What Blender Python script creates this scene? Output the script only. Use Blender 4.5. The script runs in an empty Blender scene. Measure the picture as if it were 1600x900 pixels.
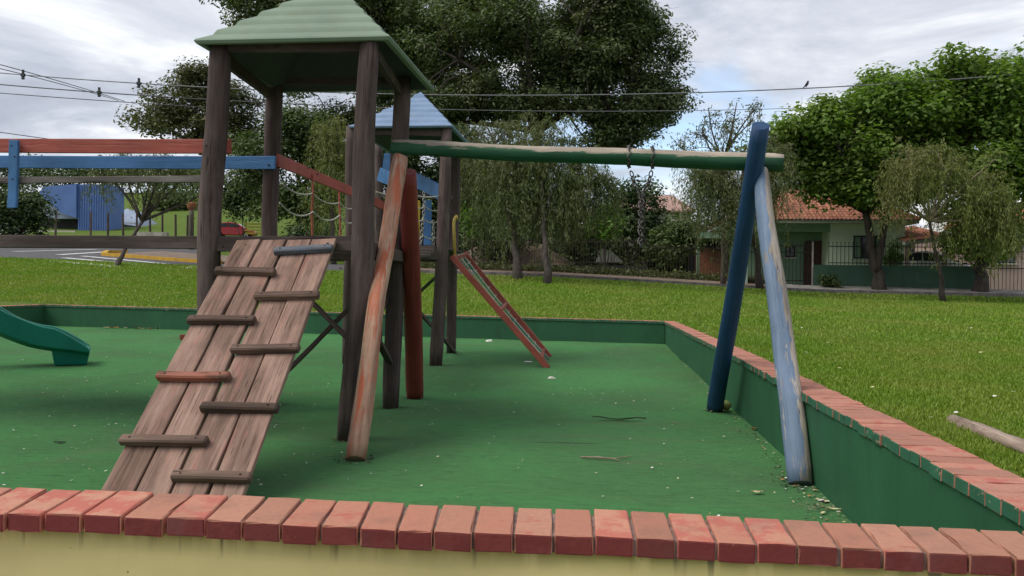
import bpy, math, random
import numpy as np
from mathutils import Vector, Matrix

random.seed(7)
RNG = np.random.default_rng(7)
S = bpy.context.scene
COL = S.collection

# ------------------------------------------------------------------ camera
F, PITCH, ROLL, YAW, EYE = 1260.0, -.0058, .0126, .111, 1.17
_cy, _sy, _cp, _sp = math.cos(YAW), math.sin(YAW), math.cos(PITCH), math.sin(PITCH)
FW = np.array([-_sy * _cp, _cy * _cp, _sp])
_rt0 = np.array([_cy, _sy, 0.0])
_up0 = np.cross(_rt0, FW)
RT = math.cos(ROLL) * _rt0 + math.sin(ROLL) * _up0
UP = -math.sin(ROLL) * _rt0 + math.cos(ROLL) * _up0
CAM = np.array([0, 0, EYE])
cd = bpy.data.cameras.new('camera')
cam = bpy.data.objects.new('camera', cd)
COL.objects.link(cam)
m = Matrix(((RT[0], UP[0], -FW[0], 0), (RT[1], UP[1], -FW[1], 0), (RT[2], UP[2], -FW[2], EYE), (0, 0, 0, 1)))
cam.matrix_world = m
cd.sensor_width = 36
cd.lens = 36 * F / 1600
cd.clip_start = .05
cd.clip_end = 3000
S.camera = cam

# ------------------------------------------------------------------ light and sky
SUN_EL, SUN_DIR = 54, (-.86, -.34)          # the sun stands to the left, a little behind the camera, in thin cloud
w = bpy.data.worlds.new('World')
S.world = w
w.use_nodes = True
nt = w.node_tree
nt.nodes.clear()
N = nt.nodes.new
L = nt.links.new
sky = N('ShaderNodeTexSky')
sky.sky_type = 'NISHITA'
sky.sun_disc = False
sky.sun_elevation = math.radians(SUN_EL)
sky.sun_rotation = math.atan2(SUN_DIR[0], SUN_DIR[1])
tc = N('ShaderNodeTexCoord')
sep = N('ShaderNodeSeparateXYZ')
L(tc.outputs['Generated'], sep.inputs[0])


def wm(op, a, b=None):
    n = N('ShaderNodeMath')
    n.operation = op
    for i, v in enumerate((a, b)):
        if v is None:
            continue
        if isinstance(v, (int, float)):
            n.inputs[i].default_value = v
        else:
            L(v, n.inputs[i])
    return n.outputs[0]


zz = wm('ADD', wm('MAXIMUM', sep.outputs[2], 0.0), .16)
cx_ = wm('DIVIDE', sep.outputs[0], zz)
cy_ = wm('DIVIDE', sep.outputs[1], zz)
comb = N('ShaderNodeCombineXYZ')
L(cx_, comb.inputs[0])
L(cy_, comb.inputs[1])


def wnoise(scale, detail, off, rough=.55, dist=.3):
    mp = N('ShaderNodeMapping')
    mp.inputs['Location'].default_value = off
    L(comb.outputs[0], mp.inputs[0])
    n = N('ShaderNodeTexNoise')
    n.inputs['Scale'].default_value = scale
    n.inputs['Detail'].default_value = detail
    n.inputs['Roughness'].default_value = rough
    n.inputs['Distortion'].default_value = dist
    L(mp.outputs[0], n.inputs['Vector'])
    return n.outputs[0]


def wramp(fac, stops):
    r = N('ShaderNodeValToRGB')
    el = r.color_ramp.elements
    el[0].position, el[0].color = stops[0][0], (*stops[0][1], 1)
    el[1].position, el[1].color = stops[-1][0], (*stops[-1][1], 1)
    for p, c in stops[1:-1]:
        e = el.new(p)
        e.color = (*c, 1)
    L(fac, r.inputs[0])
    return r.outputs[0]


CLOUD_OFF = (3.1, 1.7, 0)
cover = wramp(wnoise(.75, 6, CLOUD_OFF), [(.30, (0, 0, 0)), (.44, (1, 1, 1))])
tone = wramp(wnoise(1.15, 7, (8.4, 5.2, 0), .6, .5),
             [(.32, (2.25, 2.42, 2.85)), (.45, (2.8, 3.0, 3.45)), (.56, (4.0, 4.15, 4.5)), (.68, (6.4, 6.35, 6.2))])
mixc = N('ShaderNodeMix')
mixc.data_type = 'RGBA'
mixc.clamp_factor = True
L(wm('MULTIPLY', cover, .96), mixc.inputs[0])
skyb = N('ShaderNodeMix')
skyb.data_type = 'RGBA'
skyb.blend_type = 'MULTIPLY'
skyb.inputs[0].default_value = 1
skyb.inputs[7].default_value = (1.25, 1.25, 1.25, 1)
L(sky.outputs[0], skyb.inputs[6])
L(skyb.outputs[2], mixc.inputs[6])
L(tone, mixc.inputs[7])
bg = N('ShaderNodeBackground')
bg.inputs[1].default_value = .1
L(mixc.outputs[2], bg.inputs[0])
wo = N('ShaderNodeOutputWorld')
L(bg.outputs[0], wo.inputs[0])

sd = bpy.data.lights.new('sun', 'SUN')
sd.energy = 1.4
sd.angle = math.radians(40)
sd.color = (1, .95, .86)
sun = bpy.data.objects.new('sun', sd)
COL.objects.link(sun)
_e = math.radians(SUN_EL)
_n = math.hypot(*SUN_DIR)
sv = Vector((SUN_DIR[0] / _n * math.cos(_e), SUN_DIR[1] / _n * math.cos(_e), math.sin(_e)))
sun.rotation_euler = sv.to_track_quat('Z', 'Y').to_euler()
sun.location = (-20, 20, 40)

S.view_settings.view_transform = 'Standard'
S.view_settings.look = 'None'
S.view_settings.exposure = 1.0
S.view_settings.gamma = 1
S.render.engine = 'CYCLES'
S.cycles.max_bounces = 6
S.cycles.transparent_max_bounces = 6


# ------------------------------------------------------------------ geometry of the view -> places in the world
def ray(px, py):
    return FW + RT * (px - 800) / F - UP * (py - 450) / F


def G(px, py, z=0.0):
    d = ray(px, py)
    return CAM + d * (z - EYE) / d[2]


def at(px, py, Y):
    d = ray(px, py)
    return CAM + d * Y / d[1]


EX = [-60, -30, -22, -2, 9, 20, 60]
EZ = [2.3, 2.0, 1.77, 1.17, .66, .54, .5]


def sstep(a, b, x):
    t = min(1, max(0, (x - a) / (b - a)))
    return t * t * (3 - 2 * t)


def H(x, y):
    e = float(np.interp(x, EX, EZ))
    if y <= 33:
        t = max(y, -10) / 33
        t = math.copysign(abs(t) ** 1.1, t)
        z = -.36 + 1.47 * t + (e - 1.11) * (max(y, 0) / 33) ** 2.2
        return z
    lf = sstep(0, -16, x) if x < 0 else 0.0
    r = e + .10 * (min(y, 38.5) - 33) * (1 - lf) + .07 * (min(y, 60) - 33) * lf
    r += .045 * max(0, min(y, 140) - 45) * (1 - lf)
    if 33 < y <= 34.6:
        r += .13 * (1 - lf) * math.sin(math.pi * min(1, (y - 33) / 1.9)) ** 2
    if 34.5 < y < 35.95:
        r -= .25 * (1 - lf) * min(1, (y - 34.5) / .4)
    r += lf * (.10 * max(0, min(y, 75) - 60) + .155 * max(0, min(y, 170) - 75))
    return r


def TG(px, py, ymax=200):
    """where the ray of a pixel meets the ground outside the play area"""
    d = ray(px, py)
    y = 18.0
    while y < ymax:
        p = CAM + d * y / d[1]
        if p[2] <= H(p[0], y):
            return np.array([p[0], y, H(p[0], y)])
        y += .1
    return CAM + d * ymax / d[1]


def onT(px, Y):
    p = at(px, 440, Y)
    return np.array([p[0], Y, H(p[0], Y)])


# ------------------------------------------------------------------ helpers: objects
class MB:
    def __init__(s):
        s.v, s.f, s.m = [], [], []

    def add(s, vs, fs, mi=0):
        o = len(s.v)
        s.v += [tuple(map(float, p)) for p in vs]
        s.f += [tuple(i + o for i in f) for f in fs]
        s.m += [mi] * len(fs)

    def box(s, c, d, mi=0, rot=None, jit=0):
        hx, hy, hz = d[0] / 2, d[1] / 2, d[2] / 2
        vs = [Vector((x, y, z)) for z in (-hz, hz) for y in (-hy, hy) for x in (-hx, hx)]
        if jit:
            vs = [v + Vector([random.uniform(-jit, jit) for _ in range(3)]) for v in vs]
        if rot is not None:
            vs = [rot @ v for v in vs]
        vs = [v + Vector(c) for v in vs]
        s.add(vs, [(0, 2, 3, 1), (4, 5, 7, 6), (0, 1, 5, 4), (2, 6, 7, 3), (0, 4, 6, 2), (1, 3, 7, 5)], mi)

    def tube(s, pts, rad, n=8, mi=0, cap=True):
        pts = [Vector(p) for p in pts]
        if not hasattr(rad, '__len__'):
            rad = [rad] * len(pts)
        vs, fs = [], []
        prev = None
        for i, p in enumerate(pts):
            d = (pts[min(i + 1, len(pts) - 1)] - pts[max(i - 1, 0)])
            d = d.normalized() if d.length > 1e-9 else Vector((0, 0, 1))
            a = prev if prev is not None else (Vector((0, 0, 1)) if abs(d.z) < .9 else Vector((1, 0, 0)))
            a = (a - d * a.dot(d))
            a = a.normalized() if a.length > 1e-6 else d.orthogonal().normalized()
            prev = a
            b = d.cross(a)
            for k in range(n):
                t = 2 * math.pi * k / n
                vs.append(p + (a * math.cos(t) + b * math.sin(t)) * rad[i])
        for i in range(len(pts) - 1):
            for k in range(n):
                q = (k + 1) % n
                fs.append((i * n + k, i * n + q, (i + 1) * n + q, (i + 1) * n + k))
        if cap:
            fs.append(tuple(range(n - 1, -1, -1)))
            fs.append(tuple((len(pts) - 1) * n + k for k in range(n)))
        s.add(vs, fs, mi)

    def ribbon(s, pts, hgt, th, up=Vector((0, 0, 1)), mi=0):
        """a board bent along a line: hgt along up, th across"""
        pts = [Vector(p) for p in pts]
        vs, fs = [], []
        for i, p in enumerate(pts):
            d = (pts[min(i + 1, len(pts) - 1)] - pts[max(i - 1, 0)]).normalized()
            u = (up - d * up.dot(d)).normalized()
            c = d.cross(u)
            for a, b in ((-1, -1), (1, -1), (1, 1), (-1, 1)):
                vs.append(p + c * a * th / 2 + u * b * hgt / 2)
        for i in range(len(pts) - 1):
            for k in range(4):
                q = (k + 1) % 4
                fs.append((i * 4 + k, i * 4 + q, i * 4 + 4 + q, i * 4 + 4 + k))
        fs.append((3, 2, 1, 0))
        e = (len(pts) - 1) * 4
        fs.append((e, e + 1, e + 2, e + 3))
        s.add(vs, fs, mi)

    def prism(s, poly, y0, y1, mi=0):
        """outline in x,z carried from y0 to y1"""
        n = len(poly)
        vs = [(x, y0, z) for x, z in poly] + [(x, y1, z) for x, z in poly]
        fs = [tuple(range(n)), tuple(range(2 * n - 1, n - 1, -1))]
        fs += [(i, i + n, (i + 1) % n + n, (i + 1) % n) for i in range(n)]
        s.add(vs, fs, mi)

    def mesh(s, name, mats, origin=(0, 0, 0), smooth=False):
        me = bpy.data.meshes.new(name)
        o = Vector(origin)
        me.from_pydata([Vector(v) - o for v in s.v], [], s.f)
        for mt in (mats if isinstance(mats, (list, tuple)) else [mats]):
            me.materials.append(mt)
        if any(s.m):
            me.polygons.foreach_set('material_index', s.m)
        if smooth:
            me.polygons.foreach_set('use_smooth', [True] * len(me.polygons))
        me.update()
        return me

    def build(s, name, mats, parent=None, smooth=False, origin=None, bevel=0):
        """world-space geometry -> one object; origin at the parent's base or its own"""
        if origin is None:
            origin = wloc(parent) if parent else np.array(s.v).mean(0)
        o = bpy.data.objects.new(name, s.mesh(name, mats, origin, smooth))
        COL.objects.link(o)
        put(o, origin, parent)
        if bevel:
            bv = o.modifiers.new('bevel', 'BEVEL')
            bv.width = bevel
            bv.segments = 2
            bv.limit_method = 'ANGLE'
        return o


def wloc(o):
    v = Vector((0, 0, 0))
    while o is not None:
        v = v + Vector(o.location)
        o = o.parent
    return v


def put(o, loc, parent, rot=None):
    loc = Vector(loc)
    if parent is not None:
        o.parent = parent
        loc = loc - wloc(parent)
    o.location = loc
    if rot is not None:
        o.rotation_euler = rot
    return o


def tag(o, label, cat=None, group=None, kind=None):
    if label:
        o['label'] = label
    if cat:
        o['category'] = cat
    if group:
        o['group'] = group
    if kind:
        o['kind'] = kind
    return o


def thing(name, loc, label, cat, group=None):
    o = bpy.data.objects.new(name, None)
    o.empty_display_size = .2
    COL.objects.link(o)
    o.location = Vector(loc)
    return tag(o, label, cat, group)


def share(name, me, loc, parent, rot=None, scale=None, bevel=0):
    o = bpy.data.objects.new(name, me)
    COL.objects.link(o)
    put(o, loc, parent, rot)
    if scale:
        o.scale = scale
    return o


def axis_rot(d, up=Vector((0, 0, 1)), along='X'):
    d = Vector(d).normalized()
    if along == 'X':
        y = Vector(up).cross(d)
        y = y.normalized() if y.length > 1e-5 else d.orthogonal().normalized()
        z = d.cross(y)
        M = Matrix((d, y, z)).transposed()
    else:
        x = Vector(up).cross(d)
        x = x.normalized() if x.length > 1e-5 else d.orthogonal().normalized()
        y = d.cross(x)
        M = Matrix((x, y, d)).transposed()
    return M.to_euler()


def log(name, p0, p1, r0, r1, mat_, parent=None, bend=.012, seg=14, n=14, knob=.006, seed=0, cone=0):
    """a round timber, its grain along local Z"""
    rg = random.Random(seed * 31 + 5)
    p0, p1 = Vector(p0), Vector(p1)
    ln = (p1 - p0).length
    mb = MB()
    vs, fs = [], []
    ph = [rg.uniform(0, 6.28) for _ in range(8)]
    for i in range(seg + 1):
        t = i / seg
        ox = bend * (math.sin(t * 3.1 * 1.3 + ph[0]) + .5 * math.sin(t * 9 + ph[1]))
        oy = bend * (math.sin(t * 3.1 * 1.1 + ph[2]) + .5 * math.sin(t * 8 + ph[3]))
        base = r0 + (r1 - r0) * t
        for k in range(n):
            a = 2 * math.pi * k / n
            r = base + knob * (math.sin(2 * a + ph[4] + t * 3) + .7 * math.sin(3 * a + ph[5] - t * 5)
                               + .8 * math.sin(t * 14 + ph[6]) * math.sin(a + ph[7]) + rg.uniform(-.35, .35))
            e = 1.0 if 0 < i < seg else .93
            vs.append((ox + r * e * math.cos(a), oy + r * e * math.sin(a), ln * t))
    for i in range(seg):
        for k in range(n):
            q = (k + 1) % n
            fs.append((i * n + k, i * n + q, (i + 1) * n + q, (i + 1) * n + k))
    mb.add(vs, fs)
    o0 = len(mb.v)
    mb.add([(0, 0, -cone), (0, 0, ln + cone)], [])
    mb.f += [(o0, (k + 1) % n, k) for k in range(n)]
    mb.f += [(o0 + 1, seg * n + k, seg * n + (k + 1) % n) for k in range(n)]
    mb.m += [0] * (2 * n)
    me = mb.mesh(name, mat_, smooth=True)
    for p in me.polygons[-2 * n:]:
        p.use_smooth = False
    return share(name, me, p0, parent, axis_rot(p1 - p0, Vector((0, 1, 0)), 'Z'))


def board(name, p0, p1, wid, th, mat_, parent=None, up=(0, 0, 1), warp=.003, seed=0, seg=8, bevel=.004, taper=1.0):
    """a sawn board, grain along local X, th measured along up"""
    rg = random.Random(seed * 17 + 3)
    p0, p1 = Vector(p0), Vector(p1)
    ln = (p1 - p0).length
    mb = MB()
    vs, fs = [], []
    a1, a2 = rg.uniform(0, 6), rg.uniform(0, 6)
    for i in range(seg + 1):
        t = i / seg
        oz = warp * math.sin(t * 4 + a1)
        oy = warp * math.sin(t * 3 + a2)
        ww = wid * (1 + (taper - 1) * t)
        for y, z in ((-1, -1), (1, -1), (1, 1), (-1, 1)):
            vs.append((ln * t + (rg.uniform(-.006, .006) if i in (0, seg) else 0),
                       y * ww / 2 + oy + rg.uniform(-1, 1) * warp * .6, z * th / 2 + oz + rg.uniform(-1, 1) * warp * .35))
    for i in range(seg):
        for k in range(4):
            q = (k + 1) % 4
            fs.append((i * 4 + k, i * 4 + 4 + k, i * 4 + 4 + q, i * 4 + q))
    fs += [(0, 1, 2, 3), (seg * 4 + 3, seg * 4 + 2, seg * 4 + 1, seg * 4)]
    mb.add(vs, fs)
    o = share(name, mb.mesh(name, mat_), p0, parent, axis_rot(p1 - p0, Vector(up), 'X'))
    if bevel:
        b = o.modifiers.new('bevel', 'BEVEL')
        b.width = bevel
        b.segments = 1
        b.limit_method = 'ANGLE'
    return o


# ------------------------------------------------------------------ helpers: materials
class NT:
    def __init__(s, name):
        s.mat = bpy.data.materials.new(name)
        s.mat.use_nodes = True
        s.t = s.mat.node_tree
        s.p = s.t.nodes['Principled BSDF']
        s.tc = s.t.nodes.new('ShaderNodeTexCoord')

    def n(s, t):
        return s.t.nodes.new(t)

    def l(s, a, b):
        s.t.links.new(a, b)

    def noise(s, scale, detail=4, stretch=(1, 1, 1), coord='Object', rough=.55, dist=0, off=0, perobj=False):
        mp = s.n('ShaderNodeMapping')
        mp.inputs['Scale'].default_value = stretch
        mp.inputs['Location'].default_value = (off, off * 1.7, off * .6)
        s.l(s.tc.outputs[coord], mp.inputs[0])
        v = mp.outputs[0]
        if perobj:
            oi = s.n('ShaderNodeObjectInfo')
            ml = s.n('ShaderNodeMath')
            ml.operation = 'MULTIPLY'
            ml.inputs[1].default_value = 37
            s.l(oi.outputs['Random'], ml.inputs[0])
            ad = s.n('ShaderNodeVectorMath')
            ad.operation = 'ADD'
            s.l(v, ad.inputs[0])
            s.l(ml.outputs[0], ad.inputs[1])
            v = ad.outputs[0]
        no = s.n('ShaderNodeTexNoise')
        no.inputs['Scale'].default_value = scale
        no.inputs['Detail'].default_value = detail
        no.inputs['Roughness'].default_value = rough
        no.inputs['Distortion'].default_value = dist
        s.l(v, no.inputs['Vector'])
        return no.outputs[0]

    def rng(s, fac, a, b, lo=0.0, hi=1.0):
        r = s.n('ShaderNodeMapRange')
        r.inputs[1].default_value, r.inputs[2].default_value = a, b
        r.inputs[3].default_value, r.inputs[4].default_value = lo, hi
        s.l(fac, r.inputs[0])
        return r.outputs[0]

    def mth(s, op, a, b):
        n = s.n('ShaderNodeMath')
        n.operation = op
        for i, v in enumerate((a, b)):
            if isinstance(v, (int, float)):
                n.inputs[i].default_value = v
            else:
                s.l(v, n.inputs[i])
        return n.outputs[0]

    def mix(s, fac, a, b, mode='MIX'):
        m_ = s.n('ShaderNodeMix')
        m_.data_type = 'RGBA'
        m_.blend_type = mode
        for i, v in ((0, fac), (6, a), (7, b)):
            if isinstance(v, (int, float)):
                m_.inputs[i].default_value = v
            elif isinstance(v, (tuple, list)):
                m_.inputs[i].default_value = (*v, 1)
            else:
                s.l(v, m_.inputs[i])
        return m_.outputs[2]

    def rand(s):
        return s.n('ShaderNodeObjectInfo').outputs['Random']

    def island(s):
        return s.n('ShaderNodeNewGeometry').outputs['Random Per Island']

    def hsv(s, col, h=None, sat=None, val=None):
        n = s.n('ShaderNodeHueSaturation')
        s.l(col, n.inputs['Color'])
        for k, v in (('Hue', h), ('Saturation', sat), ('Value', val)):
            if v is None:
                continue
            if isinstance(v, (int, float)):
                n.inputs[k].default_value = v
            else:
                s.l(v, n.inputs[k])
        return n.outputs[0]

    def out(s, col, rough=.8, bump=None, bs=.3, bd=.01, spec=.3, metal=0, sheen=0, trans=0):
        if isinstance(col, (tuple, list)):
            s.p.inputs['Base Color'].default_value = (*col, 1)
        else:
            s.l(col, s.p.inputs['Base Color'])
        if isinstance(rough, (int, float)):
            s.p.inputs['Roughness'].default_value = rough
        else:
            s.l(rough, s.p.inputs['Roughness'])
        s.p.inputs['Specular IOR Level'].default_value = spec
        s.p.inputs['Metallic'].default_value = metal
        if sheen:
            s.p.inputs['Sheen Weight'].default_value = sheen
            s.p.inputs['Sheen Roughness'].default_value = .4
        if bump is not None:
            b = s.n('ShaderNodeBump')
            b.inputs['Strength'].default_value = bs
            b.inputs['Distance'].default_value = bd
            s.l(bump, b.inputs['Height'])
            s.l(b.outputs[0], s.p.inputs['Normal'])
        return s.mat


def simple(name, c, c2=None, scale=6, rough=.8, bs=.2, spec=.3, stretch=(1, 1, 1), metal=0, perobj=True, bd=.004):
    t = NT(name)
    n1 = t.noise(scale, 5, stretch, perobj=perobj)
    c2 = c2 or tuple(x * .7 for x in c)
    col = t.mix(t.rng(n1, .35, .65), c, c2)
    return t.out(col, rough, t.noise(scale * 6, 4, stretch), bs, bd, spec, metal)


def timber(name, c, c2, axis='Z', paint=None, wear=.5, rough=.85, topbare=False, side=False, fine=1.0, sharp=.04, bs=.7, val=(.8, 1.2)):
    """weathered wood, bare or with the rest of a coat of paint"""
    t = NT(name)
    st = {'Z': (1, 1, .045), 'X': (.045, 1, 1)}[axis]
    g1 = t.noise(38 * fine, 6, st, perobj=True, rough=.65)
    g2 = t.noise(9 * fine, 5, tuple(min(1, q * 2) for q in st), perobj=True, dist=.6)
    col = t.mix(t.rng(g1, .3, .7), c, c2)
    col = t.mix(t.rng(g2, .3, .75, 0, .75), col, tuple(x * .62 for x in c2))
    hgt = t.mth('ADD', t.mth('MULTIPLY', g1, .8), t.mth('MULTIPLY', g2, .5))
    # drying cracks and grey weathered blotches
    ck = t.noise(16 * fine, 3, tuple(q * (.5 if q < 1 else 1) for q in st), perobj=True, off=3, dist=.25)
    ckf = t.rng(t.mth('ABSOLUTE', t.mth('SUBTRACT', ck, .5), 0), .0, .016, 1, 0)
    ckm = t.mth('MULTIPLY', ckf, t.rng(t.noise(3, 3, perobj=True, off=6), .45, .6))
    blot = t.noise(4.5, 5, tuple(min(1, q * 6) for q in st), perobj=True, off=8, rough=.65)
    col = t.mix(t.rng(blot, .48, .72, 0, .55), col, tuple(min(1, x * 1.45 + .01) for x in c))
    col = t.mix(t.rng(blot, .48, .28, 0, .45), col, tuple(x * .5 for x in c2))
    col = t.mix(ckm, col, tuple(x * .25 for x in c2))
    hgt = t.mth('SUBTRACT', hgt, t.mth('MULTIPLY', ckm, .8))
    if paint:
        pn = t.noise(10 * fine, 10, tuple(min(1, q * 4) for q in st), perobj=True, rough=.7, dist=.3)
        pm = t.mth('ADD', t.mth('MULTIPLY', pn, .72), t.mth('MULTIPLY', g1, .28))
        if topbare:
            geo = t.n('ShaderNodeNewGeometry')
            sp = t.n('ShaderNodeSeparateXYZ')
            t.l(geo.outputs['Normal'], sp.inputs[0])
            pm = t.mth('ADD', pm, t.rng(sp.outputs[2], -.1, .9, -.07, .27))
        if side:
            geo = t.n('ShaderNodeNewGeometry')
            sp = t.n('ShaderNodeSeparateXYZ')
            t.l(geo.outputs['Normal'], sp.inputs[0])
            pm = t.mth('ADD', pm, t.rng(sp.outputs[0], -.3, .75, -.10, .14))
        fac = t.rng(pm, wear - sharp, wear + sharp)
        pv = t.mix(t.rng(t.noise(3, 5, perobj=True), .35, .7), paint, tuple(x * .68 for x in paint))
        pv = t.mix(t.rng(t.noise(45, 3, st, perobj=True), .5, .8, 0, .5), pv, tuple(min(1, x * 1.3 + .02) for x in paint))
        col = t.mix(fac, pv, col)
        rough = t.rng(fac, 0, 1, .55, .9)
    col = t.hsv(col, val=t.rng(t.rand(), 0, 1, *val))
    return t.out(col, rough, hgt, bs, .004, .25)


M = {}
M['post'] = timber('dark_timber', (.145, .104, .092), (.055, .038, .034), 'Z', val=(.9, 1.1))
M['post_board'] = timber('dark_board', (.125, .092, .080), (.052, .037, .033), 'X', val=(.85, 1.1))
M['plank'] = timber('ramp_plank', (.33, .215, .165), (.14, .082, .062), 'X', paint=(.31, .12, .095), wear=.40, sharp=.06, fine=1.7, val=(.88, 1.12))
M['cleat'] = timber('cleat_timber', (.215, .140, .105), (.095, .058, .045), 'X', val=(.7, 1.15))
M['cleat_blue'] = timber('cleat_blue_grey', (.12, .13, .15), (.06, .06, .07), 'X', paint=(.10, .14, .20), wear=.46)
M['cleat_red'] = timber('cleat_red', (.17, .09, .065), (.09, .05, .04), 'X', paint=(.30, .10, .06), wear=.5)
M['cleat_yel'] = timber('cleat_yellow', (.15, .10, .07), (.075, .05, .04), 'X', paint=(.42, .25, .05), wear=.36)
M['grey_board'] = timber('grey_board', (.19, .165, .15), (.10, .085, .078), 'X')
M['red_board'] = timber('red_board', (.25, .16, .13), (.12, .07, .06), 'X', paint=(.36, .082, .058), wear=.66, val=(.95, 1.1))
M['blue_board'] = timber('blue_board', (.2, .18, .17), (.1, .09, .08), 'X', paint=(.062, .17, .36), wear=.66, val=(.95, 1.1))
M['yellow_board'] = timber('yellow_board', (.25, .2, .15), (.12, .09, .07), 'X', paint=(.55, .36, .035), wear=.68)
M['beam_green'] = timber('beam_green', (.50, .43, .34), (.27, .225, .18), 'Z', paint=(.022, .095, .045), wear=.585, topbare=True, sharp=.015)
M['log_blue_dark'] = timber('log_blue_dark', (.2, .19, .19), (.11, .10, .10), 'Z', paint=(.018, .058, .135), wear=.70, val=(1, 1.05))
M['log_blue'] = timber('log_blue_worn', (.46, .41, .34), (.25, .21, .175), 'Z', paint=(.13, .185, .27), wear=.495, side=True, val=(1, 1.05), sharp=.02, fine=1.8)
M['log_orange'] = timber('log_orange_worn', (.56, .38, .27), (.30, .15, .10), 'Z', paint=(.47, .125, .06), wear=.462, sharp=.03, val=(1, 1.05))
M['log_red'] = timber('log_red', (.2, .1, .08), (.1, .05, .04), 'Z', paint=(.19, .035, .026), wear=.72, val=(1, 1.05))
M['ladder_red'] = timber('ladder_red', (.2, .12, .1), (.1, .06, .05), 'X', paint=(.30, .075, .05), wear=.62)
M['bark_log'] = timber('fallen_log', (.44, .34, .27), (.24, .17, .13), 'Z', wear=.5, fine=.7, bs=1)
M['rope'] = simple('rope', (.48, .46, .38), (.3, .3, .24), 30, .9)
M['rope_green'] = simple('rope_green', (.05, .22, .13), (.03, .14, .09), 30, .8)
M['chain'] = simple('chain_metal', (.16, .15, .15), (.07, .055, .05), 40, .5, metal=.7)
M['chain_pale'] = simple('chain_pale_metal', (.42, .42, .40), (.25, .24, .22), 40, .5, metal=.5)
M['nail'] = simple('nail_metal', (.06, .05, .048), (.03, .02, .02), 40, .6, metal=.6)
M['yellow_pipe'] = simple('yellow_pipe', (.55, .40, .09), (.4, .28, .06), 20, .5)


def fibreglass(name, c, grime):
    t = NT(name)
    n1 = t.noise(2.2, 6, (1, 1, 1), dist=.4)
    n2 = t.noise(9, 6, (1, 1, .2))
    col = t.mix(t.rng(n1, .35, .7), c, tuple(x * .8 for x in c))
    col = t.mix(t.rng(n2, .5, .8, 0, .6), col, grime)
    return t.out(col, .72, t.noise(30, 3), .08, .004, .2)


M['roof_green'] = fibreglass('fibreglass_green', (.21, .275, .205), (.19, .21, .13))
M['roof_inside'] = simple('dark_roof_underside', (.065, .085, .072), (.05, .065, .056), 3, .8)  # underside of both tower roofs, darker and greyer than the outside
M['roof_blue'] = fibreglass('fibreglass_blue', (.19, .275, .41), (.30, .34, .39))
M['slide'] = fibreglass('green_plastic', (.012, .165, .115), (.02, .12, .09))
M['slide'].node_tree.nodes['Principled BSDF'].inputs['Roughness'].default_value = .32


def brick_mat(name, worn, paint, amount):
    """clay brick with the rest of a coat of red paint; every brick its own tone"""
    t = NT(name)
    r = t.rand()
    n1 = t.noise(9, 7, perobj=True, rough=.7)
    n2 = t.noise(60, 5, perobj=True)
    base = t.mix(r, worn, tuple(a * b for a, b in zip(worn, (.94, .80, .78))))
    base = t.mix(t.rng(n2, .35, .7, 0, .5), base, tuple(x * .72 for x in worn))
    wv = t.n('ShaderNodeTexWhiteNoise')
    wv.noise_dimensions = '1D'
    t.l(t.mth('MULTIPLY', r, 91), wv.inputs['W'])
    thr = t.mth('ADD', n1, t.mth('MULTIPLY', t.mth('SUBTRACT', wv.outputs['Value'], .5), .26))
    col = t.mix(t.rng(thr, amount - .05, amount + .05), base, paint)
    n3 = t.noise(26, 4, perobj=True, off=9, rough=.8)
    col = t.mix(t.rng(n3, .69, .74, 0, .8), col, (.62, .50, .38))
    col = t.mix(t.rng(t.noise(5, 5, perobj=True, off=4), .55, .8, 0, .45), col, (.12, .085, .075))
    col = t.hsv(col, val=t.rng(wv.outputs['Value'], 0, 1, .84, 1.14))
    return t.out(col, .85, t.mth('ADD', n2, n1), .55, .004, .25)


M['brick_top'] = brick_mat('brick_worn_top', (.46, .225, .15), (.40, .125, .09), .60)
M['brick_top_even'] = brick_mat('brick_worn_even', (.43, .205, .145), (.37, .115, .085), .63)
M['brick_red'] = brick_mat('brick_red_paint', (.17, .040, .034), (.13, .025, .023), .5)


def brick_green_mat():
    t = NT('brick_green_paint')
    n1 = t.noise(16, 7, perobj=True, rough=.75)
    c = t.mix(t.rng(t.noise(5, 4, perobj=True), .3, .7), (.035, .135, .075), (.022, .09, .05))
    c = t.mix(t.rng(n1, .61, .66), c, (.46, .30, .21))
    c = t.mix(t.rng(t.noise(7, 5, perobj=True, off=3), .55, .75, 0, .7), c, (.02, .03, .02))
    return t.out(c, .7, n1, .6, .005, .3)


M['brick_green'] = brick_green_mat()
M['mortar'] = simple('mortar', (.30, .215, .185), (.15, .10, .085), 25, .95, .8)


def cracks(t, col, c, scale=1.6):
    no = t.n('ShaderNodeTexNoise')
    no.inputs['Scale'].default_value = 4
    no.inputs['Detail'].default_value = 6
    t.l(t.tc.outputs['Object'], no.inputs['Vector'])
    ad = t.n('ShaderNodeVectorMath')
    ad.operation = 'MULTIPLY_ADD'
    t.l(no.outputs['Color'], ad.inputs[0])
    ad.inputs[1].default_value = (.35, .35, .35)
    t.l(t.tc.outputs['Object'], ad.inputs[2])
    vo = t.n('ShaderNodeTexVoronoi')
    vo.feature = 'DISTANCE_TO_EDGE'
    vo.inputs['Scale'].default_value = scale
    t.l(ad.outputs[0], vo.inputs['Vector'])
    line = t.rng(vo.outputs['Distance'], .002, .007, 1, 0)
    where = t.rng(t.noise(1.3, 4, off=17), .60, .68, 0, .6)
    f = t.mth('MULTIPLY', line, where)
    return t.mix(f, col, tuple(x * .28 for x in c))


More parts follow.
